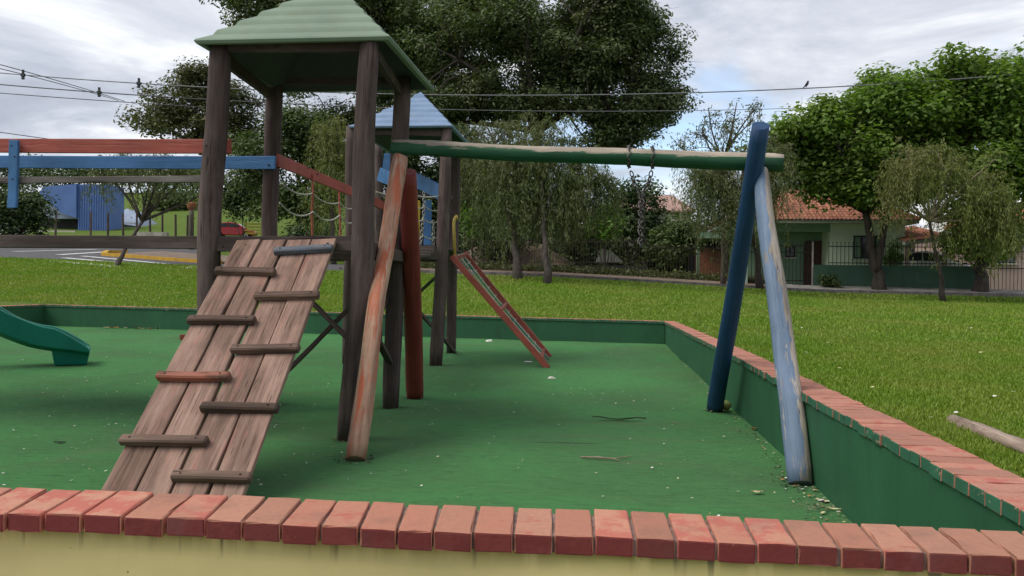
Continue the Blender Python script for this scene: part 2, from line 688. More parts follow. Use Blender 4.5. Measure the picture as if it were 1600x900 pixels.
def plaster(name, c, c2, stain, sc=1.5, amount=.6, rough=.8):
    t = NT(name)
    n1 = t.noise(sc, 7, dist=.4, rough=.6)
    n2 = t.noise(sc * 4, 6, (1, 1, .18), rough=.7)
    n3 = t.noise(45, 4)
    col = t.mix(t.rng(n1, .3, .7), c, c2)
    col = t.mix(t.rng(n2, .52, .8, 0, amount), col, stain)
    n4 = t.noise(9, 3, (1, 1, .13), off=11)
    col = t.mix(t.rng(n4, .70, .735, 0, .55), col, tuple(min(1, x * 2.2 + .06) for x in c))
    if sc > 1.3:
        col = cracks(t, col, c)
    return t.out(col, rough, t.mth('ADD', n3, t.mth('MULTIPLY', n1, 2)), .35, .004, .3)


def yellow_plaster():
    t = NT('yellow_wall')
    n1 = t.noise(2.5, 7, dist=.5)
    n2 = t.noise(10, 6, (1, 1, .15), rough=.7)
    col = t.mix(t.rng(n1, .3, .7), (.57, .49, .215), (.50, .43, .185))
    col = t.mix(t.rng(n2, .55, .85, 0, .35), col, (.40, .38, .15))
    # green grime that has run down from the joints of the coping, strongest right under it
    sp = t.n('ShaderNodeSeparateXYZ')
    t.l(t.tc.outputs['Object'], sp.inputs[0])
    band = t.rng(sp.outputs[2], .395, .466)
    nn = t.noise(14, 5, (1, 1, .25), off=5)
    fac = t.mth('MULTIPLY', t.mth('POWER', band, 1.5), t.rng(nn, .2, .5))
    col = t.mix(fac, col, (.16, .155, .03))
    dr = t.noise(23, 3, (1, 1, .05), off=2)
    col = t.mix(t.mth('MULTIPLY', t.mth('POWER', band, 1.3), t.rng(dr, .61, .67)), col, (.05, .045, .03))
    col = t.mix(t.rng(t.noise(1.1, 6, (1, 1, 1.6), off=12, rough=.65), .5, .75, 0, .45), col, (.36, .33, .14))
    sp2 = t.noise(34, 2, off=7)
    col = t.mix(t.rng(sp2, .73, .755), col, (.10, .09, .045))
    return t.out(col, .8, t.mth('ADD', n1, t.mth('MULTIPLY', t.noise(50, 4), .6)), .25, .004, .25)


M['yellow_wall'] = yellow_plaster()
M['green_wall'] = plaster('green_wall', (.025, .108, .048), (.019, .080, .037), (.018, .05, .03), 1.6, .8, .62)


def turf_mat():
    t = NT('green_turf')
    n1 = t.noise(.55, 6, (1, 1, 1), dist=.6)
    n2 = t.noise(170, 3)
    n3 = t.noise(14, 6, (.35, 1.5, 1), rough=.7)
    n4 = t.noise(1.7, 5, (.25, 1.6, 1), off=3)
    n5 = t.noise(45, 4, (.3, 1.2, 1), rough=.8, off=2)
    c = t.mix(t.rng(n2, .3, .7), (.028, .165, .034), (.072, .258, .066))
    c = t.mix(t.rng(n1, .40, .62, 0, .75), c, (.046, .135, .036))
    c = t.mix(t.rng(n3, .5, .70, 0, .6), c, (.020, .085, .022))
    c = t.mix(t.rng(n5, .56, .68, 0, .75), c, (.014, .060, .020))
    c = t.mix(t.rng(n5, .42, .32, 0, .6), c, (.115, .26, .095))
    c = t.mix(t.rng(n4, .55, .72, 0, .6), c, (.080, .140, .048))
    # scuffed ways and trodden dust
    n6 = t.noise(.9, 7, (1, .55, 1), off=21, rough=.7, dist=.8)
    c = t.mix(t.rng(n6, .58, .74, 0, .55), c, (.115, .140, .070))
    n7 = t.noise(3.2, 5, (.22, 2.4, 1), off=31)
    c = t.mix(t.rng(n7, .705, .725, 0, .9), c, (.012, .035, .014))
    vo = t.n('ShaderNodeTexVoronoi')
    vo.inputs['Scale'].default_value = 320
    t.l(t.tc.outputs['Object'], vo.inputs['Vector'])
    h = t.mth('ADD', t.mth('ADD', n2, vo.outputs['Distance']), t.mth('MULTIPLY', n3, 1.5))
    return t.out(c, .92, h, .8, .006, .12, sheen=.10)


M['turf'] = turf_mat()


def ground_mat():
    t = NT('lawn_soil')
    n1 = t.noise(.35, 6, dist=.4)
    n2 = t.noise(9, 6, rough=.7)
    n3 = t.noise(60, 4)
    c = t.mix(t.rng(n1, .3, .7), (.095, .150, .022), (.125, .17, .033))
    c = t.mix(t.rng(n2, .35, .75, 0, .7), c, (.055, .095, .015))
    c = t.mix(t.rng(t.noise(.9, 6, off=5), .62, .76, 0, .6), c, (.15, .145, .06))
    return t.out(c, .95, t.mth('ADD', n2, n3), .8, .03, .1)


M['ground'] = ground_mat()


def leaf(name, c1, c2, c3=None, trans=.25, scale=.35, rough=.55, vr=(.72, 1.25)):
    """leaves; each leaf its own tone, and whole boughs lighter or darker kinds of green"""
    t = NT(name)
    isl = t.island()
    col = t.mix(isl, c1, c2)
    n = t.noise(scale, 3, coord='Object')
    if c3:
        col = t.mix(t.rng(n, .42, .66, 0, .8), col, c3)
    col = t.hsv(col, val=t.rng(isl, 0, 1, *vr))
    t.out(col, rough, None, spec=.35)
    tr = t.n('ShaderNodeBsdfTranslucent')
    t.l(t.mix(1.0, col, (1.1, 1.3, .5), 'MULTIPLY'), tr.inputs[0])
    ms = t.n('ShaderNodeMixShader')
    ms.inputs[0].default_value = trans
    t.l(t.p.outputs[0], ms.inputs[1])
    t.l(tr.outputs[0], ms.inputs[2])
    t.l(ms.outputs[0], t.t.nodes['Material Output'].inputs[0])
    return t.mat


M['leaf_dark'] = leaf('leaf_dark', (.060, .090, .032), (.105, .142, .052), (.145, .165, .070))
M['leaf_mid'] = leaf('leaf_mid', (.055, .092, .024), (.090, .130, .036), (.110, .140, .048))
M['leaf_olive'] = leaf('leaf_olive', (.065, .078, .028), (.10, .112, .040), (.13, .12, .055))
M['leaf_weep'] = leaf('leaf_weeping', (.080, .105, .036), (.130, .155, .052), (.150, .145, .068))
M['leaf_weep_pale'] = leaf('leaf_weeping_pale', (.110, .140, .032), (.175, .205, .048), (.185, .175, .065))
M['leaf_bright'] = leaf('leaf_bright', (.080, .155, .024), (.155, .245, .040), (.195, .275, .056), .42)
M['leaf_lime'] = leaf('leaf_lime', (.10, .20, .03), (.16, .28, .05), None, .4)
M['leaf_shrub'] = leaf('leaf_shrub', (.034, .062, .020), (.062, .098, .030))
M['grass'] = leaf('grass_blade', (.135, .235, .018), (.205, .310, .032), (.255, .290, .052), .3, .55, vr=(.88, 1.12))
M['twig'] = simple('pale_twig', (.26, .21, .14), (.16, .13, .09), 8, .9)
M['bark'] = timber('bark', (.105, .085, .07), (.05, .04, .034), 'Z', fine=.25, bs=1)
M['bark_pale'] = timber('bark_pale', (.17, .14, .11), (.09, .075, .06), 'Z', fine=.25, bs=1)
M['asphalt'] = simple('asphalt', (.105, .10, .105), (.075, .072, .075), 3, .9, .3, bd=.006)
M['concrete'] = simple('concrete', (.44, .41, .37), (.22, .20, .18), 2.5, .9, .3)
M['bounce_slab'] = simple('pale_bounce_concrete', (.44, .42, .38), (.34, .32, .29), 2.5, .9, .3)  # for the added slab that bounces light, out of view
M['dirt'] = simple('dirt', (.235, .175, .13), (.15, .11, .085), 2.0, .95, .5, bd=.02)
M['road_paint'] = simple('road_paint', (.66, .66, .64), (.42, .42, .41), 5, .8)
M['kerb_yellow'] = simple('kerb_yellow', (.58, .34, .035), (.44, .25, .04), 3, .8)
M['kerb'] = simple('kerb_stone', (.20, .18, .165), (.10, .09, .08), 4, .9)
M['house_green'] = plaster('house_green', (.70, .79, .64), (.64, .73, .58), (.5, .58, .45), 1.2, .4)
M['house_green_dark'] = plaster('house_green_dark', (.22, .35, .24), (.19, .30, .20), (.12, .18, .13), 1.2, .4)
M['fence_green'] = plaster('fence_green', (.050, .110, .072), (.040, .085, .058), (.025, .05, .035), 1.2, .5)
M['gate_green'] = plaster('gate_pillar_green', (.40, .52, .40), (.34, .45, .34), (.2, .28, .2), 2, .4)
M['white_trim'] = simple('white_trim', (.62, .62, .58), (.5, .5, .46), 4, .7)
M['dark_metal'] = simple('dark_iron', (.030, .028, .028), (.02, .018, .018), 20, .5, metal=.3)
M['brown_iron'] = simple('brown_iron', (.075, .055, .048), (.05, .035, .03), 20, .6, metal=.2)
M['door'] = simple('door_brown', (.10, .045, .035), (.07, .03, .025), 6, .5)
M['interior'] = simple('dark_interior', (.05, .045, .045), (.03, .03, .03), 4, .9)
M['pink_wall'] = plaster('pink_wall', (.52, .38, .33), (.46, .33, .29), (.3, .22, .2), 1.2, .4)
M['brick_wall'] = simple('red_brick_wall', (.30, .12, .07), (.19, .075, .05), 6, .9, .6)
M['dark_wall'] = plaster('dark_mossy_wall', (.038, .033, .028), (.026, .022, .02), (.03, .035, .018), 2, .6)
M['gym_blue'] = simple('blue_sheet_metal', (.10, .18, .42), (.085, .15, .36), 1, .5)
M['gym_pale'] = simple('pale_blue_sheet_metal', (.30, .36, .46), (.25, .30, .40), 1, .5)
M['cream_wall'] = plaster('cream_wall', (.50, .46, .38), (.42, .38, .31), (.3, .26, .2), 1, .4)
M['white_wall'] = plaster('white_wall', (.62, .60, .55), (.54, .52, .47), (.4, .37, .32), 1, .4)
M['car_red'] = simple('car_paint_red', (.42, .02, .03), (.40, .02, .028), 1, .25, 0, .5)
M['car_white'] = simple('car_paint_white', (.75, .75, .75), (.72, .72, .72), 1, .25, 0, .5)
M['rubber'] = simple('tyre_rubber', (.02, .02, .02), (.015, .015, .015), 10, .8)
M['rim'] = simple('wheel_rim', (.5, .5, .5), (.4, .4, .4), 10, .35, metal=.8)
M['lamp_glass'] = simple('lamp_glass', (.6, .58, .5), (.5, .5, .45), 10, .15, 0, .6)
M['lamp_red'] = simple('tail_lamp', (.4, .02, .02), (.35, .02, .02), 10, .2, 0, .6)
M['sign_yellow'] = simple('sign_yellow', (.62, .50, .05), (.5, .4, .05), 4, .6)
M['sign_orange'] = simple('terracotta_pot', (.32, .12, .05), (.24, .09, .045), 6, .8)
M['cable'] = simple('cable_black', (.05, .05, .055), (.04, .04, .04), 5, .5)
M['cable_grey'] = simple('cable_grey', (.20, .20, .21), (.15, .15, .16), 5, .5)
M['paper'] = simple('paper_scrap', (.72, .70, .64), (.55, .52, .46), 25, .9)
M['dry_leaf'] = simple('dry_leaf', (.42, .22, .06), (.28, .14, .05), 20, .8)
M['pale_leaf'] = simple('pale_dry_leaf', (.52, .47, .27), (.38, .34, .17), 20, .8)
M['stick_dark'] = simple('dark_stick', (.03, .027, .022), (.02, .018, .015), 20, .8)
M['stick_pale'] = simple('pale_stick', (.30, .25, .17), (.2, .16, .11), 20, .8)
M['turf_dark'] = simple('turf_contact_shade', (.012, .04, .016), (.01, .03, .013), 20, .9)  # dark green of the flakes that stand for contact shade
M['fruit'] = simple('green_fruit', (.16, .20, .055), (.26, .2, .08), 14, .6)
M['bird'] = simple('bird_feather', (.018, .018, .022), (.012, .012, .014), 20, .6)
M['far_roof'] = simple('far_roof_pink', (.42, .27, .22), (.34, .21, .18), 2, .9)


def glass_mat():
    t = NT('window_glass')
    t.out((.035, .04, .045), .06, spec=.6)
    return t.mat


M['glass'] = glass_mat()


def tile_mat():
    t = NT('clay_tile')
    isl = t.island()
    c = t.mix(isl, (.40, .175, .105), (.27, .10, .065))
    c = t.mix(t.rng(t.noise(1.2, 6), .5, .75, 0, .7), c, (.18, .085, .06))
    c = t.mix(t.rng(t.noise(8, 4, off=3), .6, .75, 0, .5), c, (.56, .32, .2))
    return t.out(c, .85, t.noise(30, 3), .3, .004, .25)


M['tile'] = tile_mat()

# ================================================================== GROUND, ROADS
WALL_H = .515
FAR_L, FAR_R = np.array([-13.45, 18.2]), np.array([1.255, 16.3])      # inner face of the far wall


def far_y(x):
    return FAR_R[1] + (FAR_L[1] - FAR_R[1]) * (FAR_R[0] - x) / (FAR_R[0] - FAR_L[0])


def grid(name, xs, ys, zf, mt, kind='structure', holes=None):
    xs, ys = list(xs), list(ys)
    vs = [(x, y, zf(x, y)) for y in ys for x in xs]
    n = len(xs)
    fs = []
    for j in range(len(ys) - 1):
        for i in range(n - 1):
            xm, ym = (xs[i] + xs[i + 1]) / 2, (ys[j] + ys[j + 1]) / 2
            if holes and holes(xm, ym):
                continue
            fs.append((j * n + i, j * n + i + 1, (j + 1) * n + i + 1, (j + 1) * n + i))
    mb = MB()
    mb.add(vs, fs)
    o = mb.build(name, mt, smooth=True, origin=(0, 0, 0))
    o['kind'] = kind
    return o


def zg(x, y):
    # under the play area the soil lies below the turf slab
    if -13.58 < x < 1.40 and 2.20 < y < far_y(x) + .12:
        return -.45
    return H(x, y)


xs = sorted(set([-600, -300, -150, -90, -60, -45] + list(np.arange(-38, 26.1, 1.0)) + [30, 45, 60, 90, 150, 300, 600]
                + [-13.62, -13.54, 1.33, 1.44] + list(np.arange(1.5, 6, .5))))
ys = sorted(set(list(np.arange(16.30, 18.7, .04)) + [-60, -20, -5, 0, 1, 2.15, 2.25] + list(np.arange(3, 33.1, .5)) + list(np.arange(33, 40, .5)) + list(np.arange(40, 80, 2.5))
                + [38.5, 85, 100, 120, 150, 170, 250, 400, 700, 1500]))
grid('ground', xs, ys, zg, M['ground'])

# turf slab inside the walls (gentle ruffles)
tx = np.linspace(-13.5, 1.30, 80)
ty = np.linspace(2.2, 18.35, 90)
grid('turf_floor', tx, ty, lambda x, y: .006 * math.sin(x * 3.1 + y * 1.3) * math.sin(y * 2.3 - x * .7) - .004, M['turf'])

grid('front_bounce_slab', list(np.arange(-8, 8.1, 1.0)), [-6, -3, 0, 1, 2.10], lambda x, y: H(x, y) + .03, M['bounce_slab'])  # unseen paving, added to bounce light up onto the front wall
rx = list(np.arange(-60, 41, 2.0))
grid('street', rx, [34.7, 35.3, 36.0], lambda x, y: H(x, y) + .02, M['asphalt'])
grid('junction_road', list(np.arange(-90, -11.9, 2.0)), [36.0, 40, 44, 48, 51], lambda x, y: H(x, y) + .02, M['asphalt'],
     holes=lambda x, y: x > -24 and y > 44 + (-x - 24) * .0 or x > -16 and y > 40)
grid('pavement', list(np.arange(-12, 41, 1.0)), [36.02, 37.0, 37.9], lambda x, y: H(x, y) + .11, M['concrete'],
     holes=lambda x, y: x < 8)
grid('dirt_path', list(np.arange(-12, 8.1, 1.0)), [36.02, 37.0, 38.4], lambda x, y: H(x, y) + .05, M['dirt'])
mb = MB()
mb.ribbon([(x, 35.95, H(x, 35.95) + .05) for x in np.arange(-12, 41, 1.0)], .16, .13)
mb.build('kerb', M['kerb'])['kind'] = 'structure'

# yellow kerb round the island at the junction, dirt and grass behind
kp = [TG(162, 400), TG(185, 402), TG(225, 405), TG(265, 408), TG(310, 411), TG(345, 413)]
kb = [TG(168, 396), TG(200, 396.5)]
mb = MB()
mb.ribbon([(p[0], p[1], H(p[0], p[1]) + .07) for p in (kb[1], kb[0], *kp)], .22, .25)
o = mb.build('yellow_kerb', M['kerb_yellow'])
tag(o, 'yellow painted kerb curving round the corner of the road junction', 'kerb')
mb = MB()
pl = [np.array(p) for p in kp]
for a, b in zip(pl[:-1], pl[1:]):
    n0 = [(p[0], p[1] + dy, H(p[0], p[1] + dy) + .10) for dy in (.1, 2.0, 5.5) for p in (a, b)]
    mb.add(n0, [(0, 1, 3, 2), (2, 3, 5, 4)])
mb.build('dirt_verge', M['dirt'])['kind'] = 'structure'

# painted stripes on the junction
for k, (a, b, wpx) in enumerate([((72, 408), (182, 418), .55), ((100, 404), (228, 415.5), .45), ((128, 401), (260, 413.5), .4),
                                 ((92, 399), (165, 394.5), .5), ((20, 394), (150, 390.5), .5), ((286, 420), (310, 418), .5)]):
    A, B = TG(*a), TG(*b)
    d = (B - A)[:2]
    nn = np.array([-d[1], d[0]]) / np.linalg.norm(d) * wpx / 2
    mb = MB()
    q = 10
    vs = []
    for i in range(q + 1):
        c = A[:2] + d * i / q
        for s_ in (-1, 1):
            x, y = c + nn * s_
            vs.append((x, y, H(x, y) + .035))
    mb.add(vs, [(2 * i, 2 * i + 1, 2 * i + 3, 2 * i + 2) for i in range(q)])
    mb.build('road_marking', M['road_paint'])['kind'] = 'structure'


# ================================================================== THE LOW WALL ROUND THE PLAY AREA
def brick_mesh(lx, ly, lz, mats, seed, faces):
    """one brick with chipped arrises; faces gives the material of +-y ends and the rest"""
    rg = random.Random(seed)
    mb = MB()
    gx, gy, gz = (-.5, -.45, 0, .45, .5), (-.5, -.475, -.25, 0, .25, .475, .5), (-.5, -.4, .4, .5)
    nx, ny, nz = 5, 7, 4
    def P(i, j, k):
        x, y, z = gx[i], gy[j], gz[k]
        return [x * lx, y * ly, z * lz]
    idx = {}
    vs = []
    for i in range(nx):
        for j in range(ny):
            for k in range(nz):
                if i in (0, nx - 1) or j in (0, ny - 1) or k in (0, nz - 1):
                    p = P(i, j, k)
                    edge = (i in (0, nx - 1)) + (j in (0, ny - 1)) + (k in (0, nz - 1))
                    if edge >= 2:
                        sh = rg.uniform(.0008, .0022) if rg.random() < .86 else rg.uniform(.003, .008)
                        for a, (c, mx) in enumerate(((i, nx), (j, ny), (k, nz))):
                            if c == 0:
                                p[a] += sh
                            if c == mx - 1:
                                p[a] -= sh
                    p = [q + rg.uniform(-.0005, .0005) for q in p]
                    idx[(i, j, k)] = len(vs)
                    vs.append(p)
    fs, ms = [], []
    def quad(a, b, c, d, m_):
        fs.append((idx[a], idx[b], idx[c], idx[d]))
        ms.append(m_)
    for i in range(nx - 1):
        for j in range(ny - 1):
            quad((i, j, nz - 1), (i + 1, j, nz - 1), (i + 1, j + 1, nz - 1), (i, j + 1, nz - 1), 0)
            quad((i, j, 0), (i, j + 1, 0), (i + 1, j + 1, 0), (i + 1, j, 0), 0)
    for i in range(nx - 1):
        for k in range(nz - 1):
            quad((i, 0, k), (i + 1, 0, k), (i + 1, 0, k + 1), (i, 0, k + 1), faces[0])
            quad((i, ny - 1, k), (i, ny - 1, k + 1), (i + 1, ny - 1, k + 1), (i + 1, ny - 1, k), faces[1])
    for j in range(ny - 1):
        for k in range(nz - 1):
            quad((0, j, k), (0, j, k + 1), (0, j + 1, k + 1), (0, j + 1, k), 0)
            quad((nx - 1, j, k), (nx - 1, j + 1, k), (nx - 1, j + 1, k + 1), (nx - 1, j, k + 1), 0)
    mb.add(vs, fs)
    mb.m = ms
    return mb.mesh('brick', mats)


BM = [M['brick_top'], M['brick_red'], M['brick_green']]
BT = .052                                   # brick thickness

# --- front wall: joints read along the front and the rear arris
FJ = [(-50, 22), (8, 79), (66, 131), (127, 187), (190, 244), (256, 302), (322, 359), (378, 418), (437, 475), (499, 527), (561, 580), (621, 634),
      (676, 689), (739, 748), (802, 807), (864, 866), (929, 925), (992, 983), (1056, 1042), (1120, 1100), (1182, 1160), (1246, 1220),
      (1313, 1281), (1380, 1341), (1448, 1402), (1515, 1461), (1585, 1528)]


def fy(px):
    return np.interp(px, [0, 126, 254, 676, 928, 1312, 1600], [801, 804, 809, 831, 837, 855, 871])


def by(px):
    return np.interp(px, [0, 130, 243, 689, 920, 1280, 1600], [760.5, 765, 769, 788, 794, 814, 829])


fw_ = thing('brick_topped_wall', (0, 2.2, -.4), 'low front wall in yellow plaster under a row of worn red bricks', 'wall')
mb = MB()
mb.box((-.75, 2.222, .03), (7.2, .205, .868))
o = mb.build('wall_body', M['yellow_wall'], fw_, origin=(0, 2.2, 0))
o.location = Vector((0, 2.2, 0)) - wloc(fw_)
mb = MB()
mb.box((-.75, 2.225, .483), (7.2, .205, .044), jit=.002)
mb.build('mortar_bed', M['mortar'], fw_)
pairs = [(G(a, fy(a), WALL_H), G(b, by(b), WALL_H)) for a, b in FJ]
# carry the row on to both sides outside the frame
p0, p1 = pairs[0], pairs[1]
stepL = (pairs[0][0] - pairs[4][0]) / 4
for k in range(1, 18):
    pairs.insert(0, (pairs[0][0] + stepL * [1, 0, 0], pairs[0][1] + stepL * [1, 0, 0]))
for k in range(1, 6):
    pairs.append((pairs[-1][0] + [.107, 0, 0], pairs[-1][1] + [.107, 0, 0]))
for k in range(len(pairs) - 1):
    (fa, ra), (fb_, rb_) = pairs[k], pairs[k + 1]
    fc, rc = (fa + fb_) / 2, (ra + rb_) / 2
    d = Vector(rc - fc)
    wdt = float(np.linalg.norm(((fb_ - fa) + (rb_ - ra)) / 2)) * math.cos(math.atan2(d.x, d.y))
    wdt = float(np.linalg.norm(((fb_ - fa) + (rb_ - ra)) / 2))
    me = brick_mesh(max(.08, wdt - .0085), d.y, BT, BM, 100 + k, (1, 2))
    # the row was laid askew at the left: sides follow the joints, ends stay in line with the wall
    sk = d.x / d.y
    for v in me.vertices:
        v.co.x += v.co.y * sk
    rg = random.Random(k)
    c = (fc + rc) / 2
    share('brick', me, (c[0], c[1], WALL_H - BT / 2 + rg.uniform(-.0025, .002)), fw_,
          (rg.uniform(-.010, .010), rg.uniform(-.012, .012), rg.uniform(-.012, .012)))

# --- right wall
rw = thing('brick_topped_wall', (1.36, 9.3, -.4), 'low right hand wall, green inside, with a long row of bricks along its top', 'wall')


def rtop(y):
    return .515 - .065 * max(0, min(1, (y - 8) / 8.3))


mb = MB()
ysr = np.arange(2.33, 16.61, .5).tolist() + [16.62]
vs, fs = [], []
for y in ysr:
    bx = 1.262 + .006 * math.sin(y * 1.3)
    for x, z in ((bx, -.45), (bx + .19, -.45), (bx + .19, rtop(y) - BT - .002), (bx, rtop(y) - BT - .002)):
        vs.append((x, y, z))
for i in range(len(ysr) - 1):
    for k in range(4):
        q = (k + 1) % 4
        fs.append((i * 4 + k, i * 4 + 4 + k, i * 4 + 4 + q, i * 4 + q))
fs += [(0, 1, 2, 3), tuple(4 * (len(ysr) - 1) + k for k in (3, 2, 1, 0))]
mb.add(vs, fs)
mb.build('wall_body', M['green_wall'], rw)
mb = MB()
mb.ribbon([(1.362, y, rtop(y) - BT + .017) for y in ysr], .034, .19)
mb.build('mortar_bed', M['mortar'], rw)
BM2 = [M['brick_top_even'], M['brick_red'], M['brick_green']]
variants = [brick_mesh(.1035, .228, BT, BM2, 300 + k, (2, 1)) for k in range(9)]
y = 2.40
k = 0
while y < 16.55:
    rg = random.Random(900 + k)
    share('brick', variants[rg.randrange(9)], (1.360 + rg.uniform(-.006, .006), y, rtop(y) - BT / 2 + rg.uniform(-.0025, .0025)), rw,
          (rg.uniform(-.02, .02), rg.uniform(-.014, .014), -math.pi / 2 + rg.uniform(-.02, .02)))
    y += .1082 + rg.uniform(-.002, .002)
    k += 1

# --- far wall and the left one outside the frame
bw = thing('brick_topped_wall', (-6.3, 17.4, -.4), 'low far wall, green inside, between the turf and the lawn', 'wall')
dv = np.array([FAR_R[0] - FAR_L[0], FAR_R[1] - FAR_L[1]])
dl = np.linalg.norm(dv)
du = dv / dl
dn = np.array([-du[1], du[0]])


def ftop(t):
    return .512 + (.452 - .512) * t


mb = MB()
vs, fs = [], []
Q = 24
for i in range(Q + 1):
    t = i / Q
    p = FAR_L + dv * t
    for off, z in ((0, -.45), (.19, -.45), (.19, ftop(t) - BT - .002), (0, ftop(t) - BT - .002)):
        vs.append((p[0] + dn[0] * off, p[1] + dn[1] * off, z))
for i in range(Q):
    for k in range(4):
        q = (k + 1) % 4
        fs.append((i * 4 + k, i * 4 + 4 + k, i * 4 + 4 + q, i * 4 + q))
fs += [(0, 1, 2, 3), tuple(4 * Q + k for k in (3, 2, 1, 0))]
mb.add(vs, fs)
mb.build('wall_body', M['green_wall'], bw)
mb = MB()
mb.ribbon([(*(FAR_L + dv * t + dn * .1), ftop(t) - BT + .017) for t in np.linspace(0, 1, 12)], .034, .19)
mb.build('mortar_bed', M['mortar'], bw)
nb = int(dl / .1085)
ang = math.atan2(du[1], du[0])
for k in range(nb):
    rg = random.Random(5000 + k)
    t = (k + .5) / nb
    p = FAR_L + dv * t + dn * .095
    share('brick', variants[rg.randrange(9)], (p[0], p[1], ftop(t) - BT / 2 + rg.uniform(-.003, .003)), bw,
          (rg.uniform(-.02, .02), rg.uniform(-.014, .014), ang + rg.uniform(-.02, .02)))


# --- left wall, only its far corner in view
lw = thing('brick_topped_wall', (-13.55, 12, -.4), 'low left hand wall of the play area meeting the far wall in the corner', 'wall')
mb = MB()
mb.box((-13.54, 13.12, .005), (.19, 10.44, .905))
mb.build('wall_body', M['green_wall'], lw)
mb = MB()
mb.box((-13.54, 13.12, .473), (.185, 10.44, .03))
mb.build('mortar_bed', M['mortar'], lw)
for k in range(96):
    rg = random.Random(7000 + k)
    share('brick', variants[rg.randrange(9)], (-13.545, 7.95 + k * .1085, .512 - BT / 2 + rg.uniform(-.003, .003)), lw,
          (rg.uniform(-.02, .02), rg.uniform(-.014, .014), math.pi / 2 + rg.uniform(-.02, .02)))


# ================================================================== PLAY TOWERS
def hip_roof(name, c0, c1, z0, apex, mt, parent, steps=6, lip=.035, slab=.022):
    """moulded roof: stepped pyramid with a rolled lip, hollow underneath"""
    (x0, y0), (x1, y1) = c0, c1
    cx, cy, cz = apex
    rings = []
    def ring(t, z, grow=0):
        a = [(x0 - grow, y0 - grow), (x1 + grow, y0 - grow), (x1 + grow, y1 + grow), (x0 - grow, y1 + grow)]
        return [(px + (cx - px) * t, py + (cy - py) * t, z) for px, py in a]
    hh = cz - z0
    rings.append(ring(0, z0 - lip, -.004))
    rings.append(ring(0, z0 - lip * .4, .012))
    rings.append(ring(0, z0, .004))
    for i in range(steps):
        t = (i + 1) / (steps + .6)
        rings.append(ring(t - .040, z0 + hh * (t - .070)))
        rings.append(ring(t - .026, z0 + hh * (t - .036)))
        rings.append(ring(t - .010, z0 + hh * (t - .006)))
    top = (cx, cy, cz)
    mb = MB()
    vs = [p for r in rings for p in r] + [top]
    fs = []
    for i in range(len(rings) - 1):
        for k in range(4):
            q = (k + 1) % 4
            fs.append((i * 4 + k, i * 4 + q, i * 4 + 4 + q, i * 4 + 4 + k))
    e = (len(rings) - 1) * 4
    fs += [(e + k, e + (k + 1) % 4, len(vs) - 1) for k in range(4)]
    mb.add(vs, fs)
    inner = [ring(.02, z0 - lip + .002, -.03), ring(.5, z0 + hh * .5 - .06), ring(.9, z0 + hh * .9 - .05)]
    vi = [p for r in inner for p in r]
    fi = []
    for i in range(2):
        for k in range(4):
            q = (k + 1) % 4
            fi.append((i * 4 + k, i * 4 + 4 + k, i * 4 + 4 + q, i * 4 + q))
    fi.append((8, 9, 10, 11))
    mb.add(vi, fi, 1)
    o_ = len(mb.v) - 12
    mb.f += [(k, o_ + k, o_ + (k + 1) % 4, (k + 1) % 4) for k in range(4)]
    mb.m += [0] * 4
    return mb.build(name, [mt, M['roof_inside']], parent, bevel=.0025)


def bolt(p, parent, r=.011, d=(0, -1, 0)):
    mb = MB()
    d = Vector(d).normalized()
    mb.tube([Vector(p), Vector(p) + d * .008], [r, r * .8], 8)
    mb.build('bolt_head', M['nail'], parent)


# ---- near tower
FRb, BRb = G(545, 687), G(612, 637)
FLb = np.array([at(316, 680, 5.85)[0], 5.85, 0])
BLb = np.array([at(420, 636, 7.35)[0], 7.35, 0])
t1 = thing('play_tower', ((FRb + FLb + BRb + BLb) / 4), 'nearer wooden play tower with a green stepped roof on four dark log posts', 'play tower', 'roofed play towers')
E1 = 2.96
log('post', FLb, at(344, 68, 5.85), .082, .078, M['post'], t1, seed=1)
p = log('post', FRb, at(580, 66, 5.8), .088, .072, M['post'], t1, seed=2, bend=.018)
log('post', BLb, at(429, 119, 7.1), .080, .074, M['post'], t1, seed=3)
log('post', BRb, at(627, 122, 7.1), .080, .072, M['post'], t1, seed=4)
c0 = at(308, 52, 5.72)
c1 = at(608, 51, 5.72)
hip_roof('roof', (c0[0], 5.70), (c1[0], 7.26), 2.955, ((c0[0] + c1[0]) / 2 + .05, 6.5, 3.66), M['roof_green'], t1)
# head beams under the roof
board('head_beam', at(350, 72, 5.86), at(590, 72, 5.86), .05, .10, M['post_board'], t1, seed=11)
board('head_beam', at(422, 124, 7.14), at(632, 126, 7.14), .05, .085, M['post_board'], t1, seed=12)
board('head_beam', (FLb[0] + .08, 5.94, 2.88), (BLb[0] + .08, 7.08, 2.88), .05, .085, M['post_board'], t1, seed=13)
board('head_beam', (at(585, 60, 5.9)[0], 5.94, 2.88), (at(625, 110, 7.08)[0], 7.08, 2.88), .05, .085, M['post_board'], t1, seed=14)
# platform
pa, pb = at(318, 379, 5.83), at(572, 380, 5.86)
board('platform_beam', (pa[0] + .10, 5.85, pa[2] - .005), (pb[0] + .05, 5.87, pb[2] - .005), .05, .115, M['post_board'], t1, seed=15)
board('platform_beam', (BLb[0] - .1, 7.40, 1.42), (BRb[0] + .12, 7.40, 1.42), .05, .115, M['post_board'], t1, seed=16)
board('platform_beam', (FRb[0] + .12, 5.9, 1.40), (BRb[0] + .10, 7.35, 1.40), .05, .10, M['post_board'], t1, seed=17)
xa, xb = FLb[0] + .02, FRb[0] + .06
for k in range(9):
    yk = 5.96 + k * .158
    board('deck_board', (xa + .02 * k * .2, yk, 1.468 + random.uniform(-.004, .004)), (xb - .004 * k, yk, 1.468), .146, .028, M['post_board'], t1, seed=20 + k, seg=3)
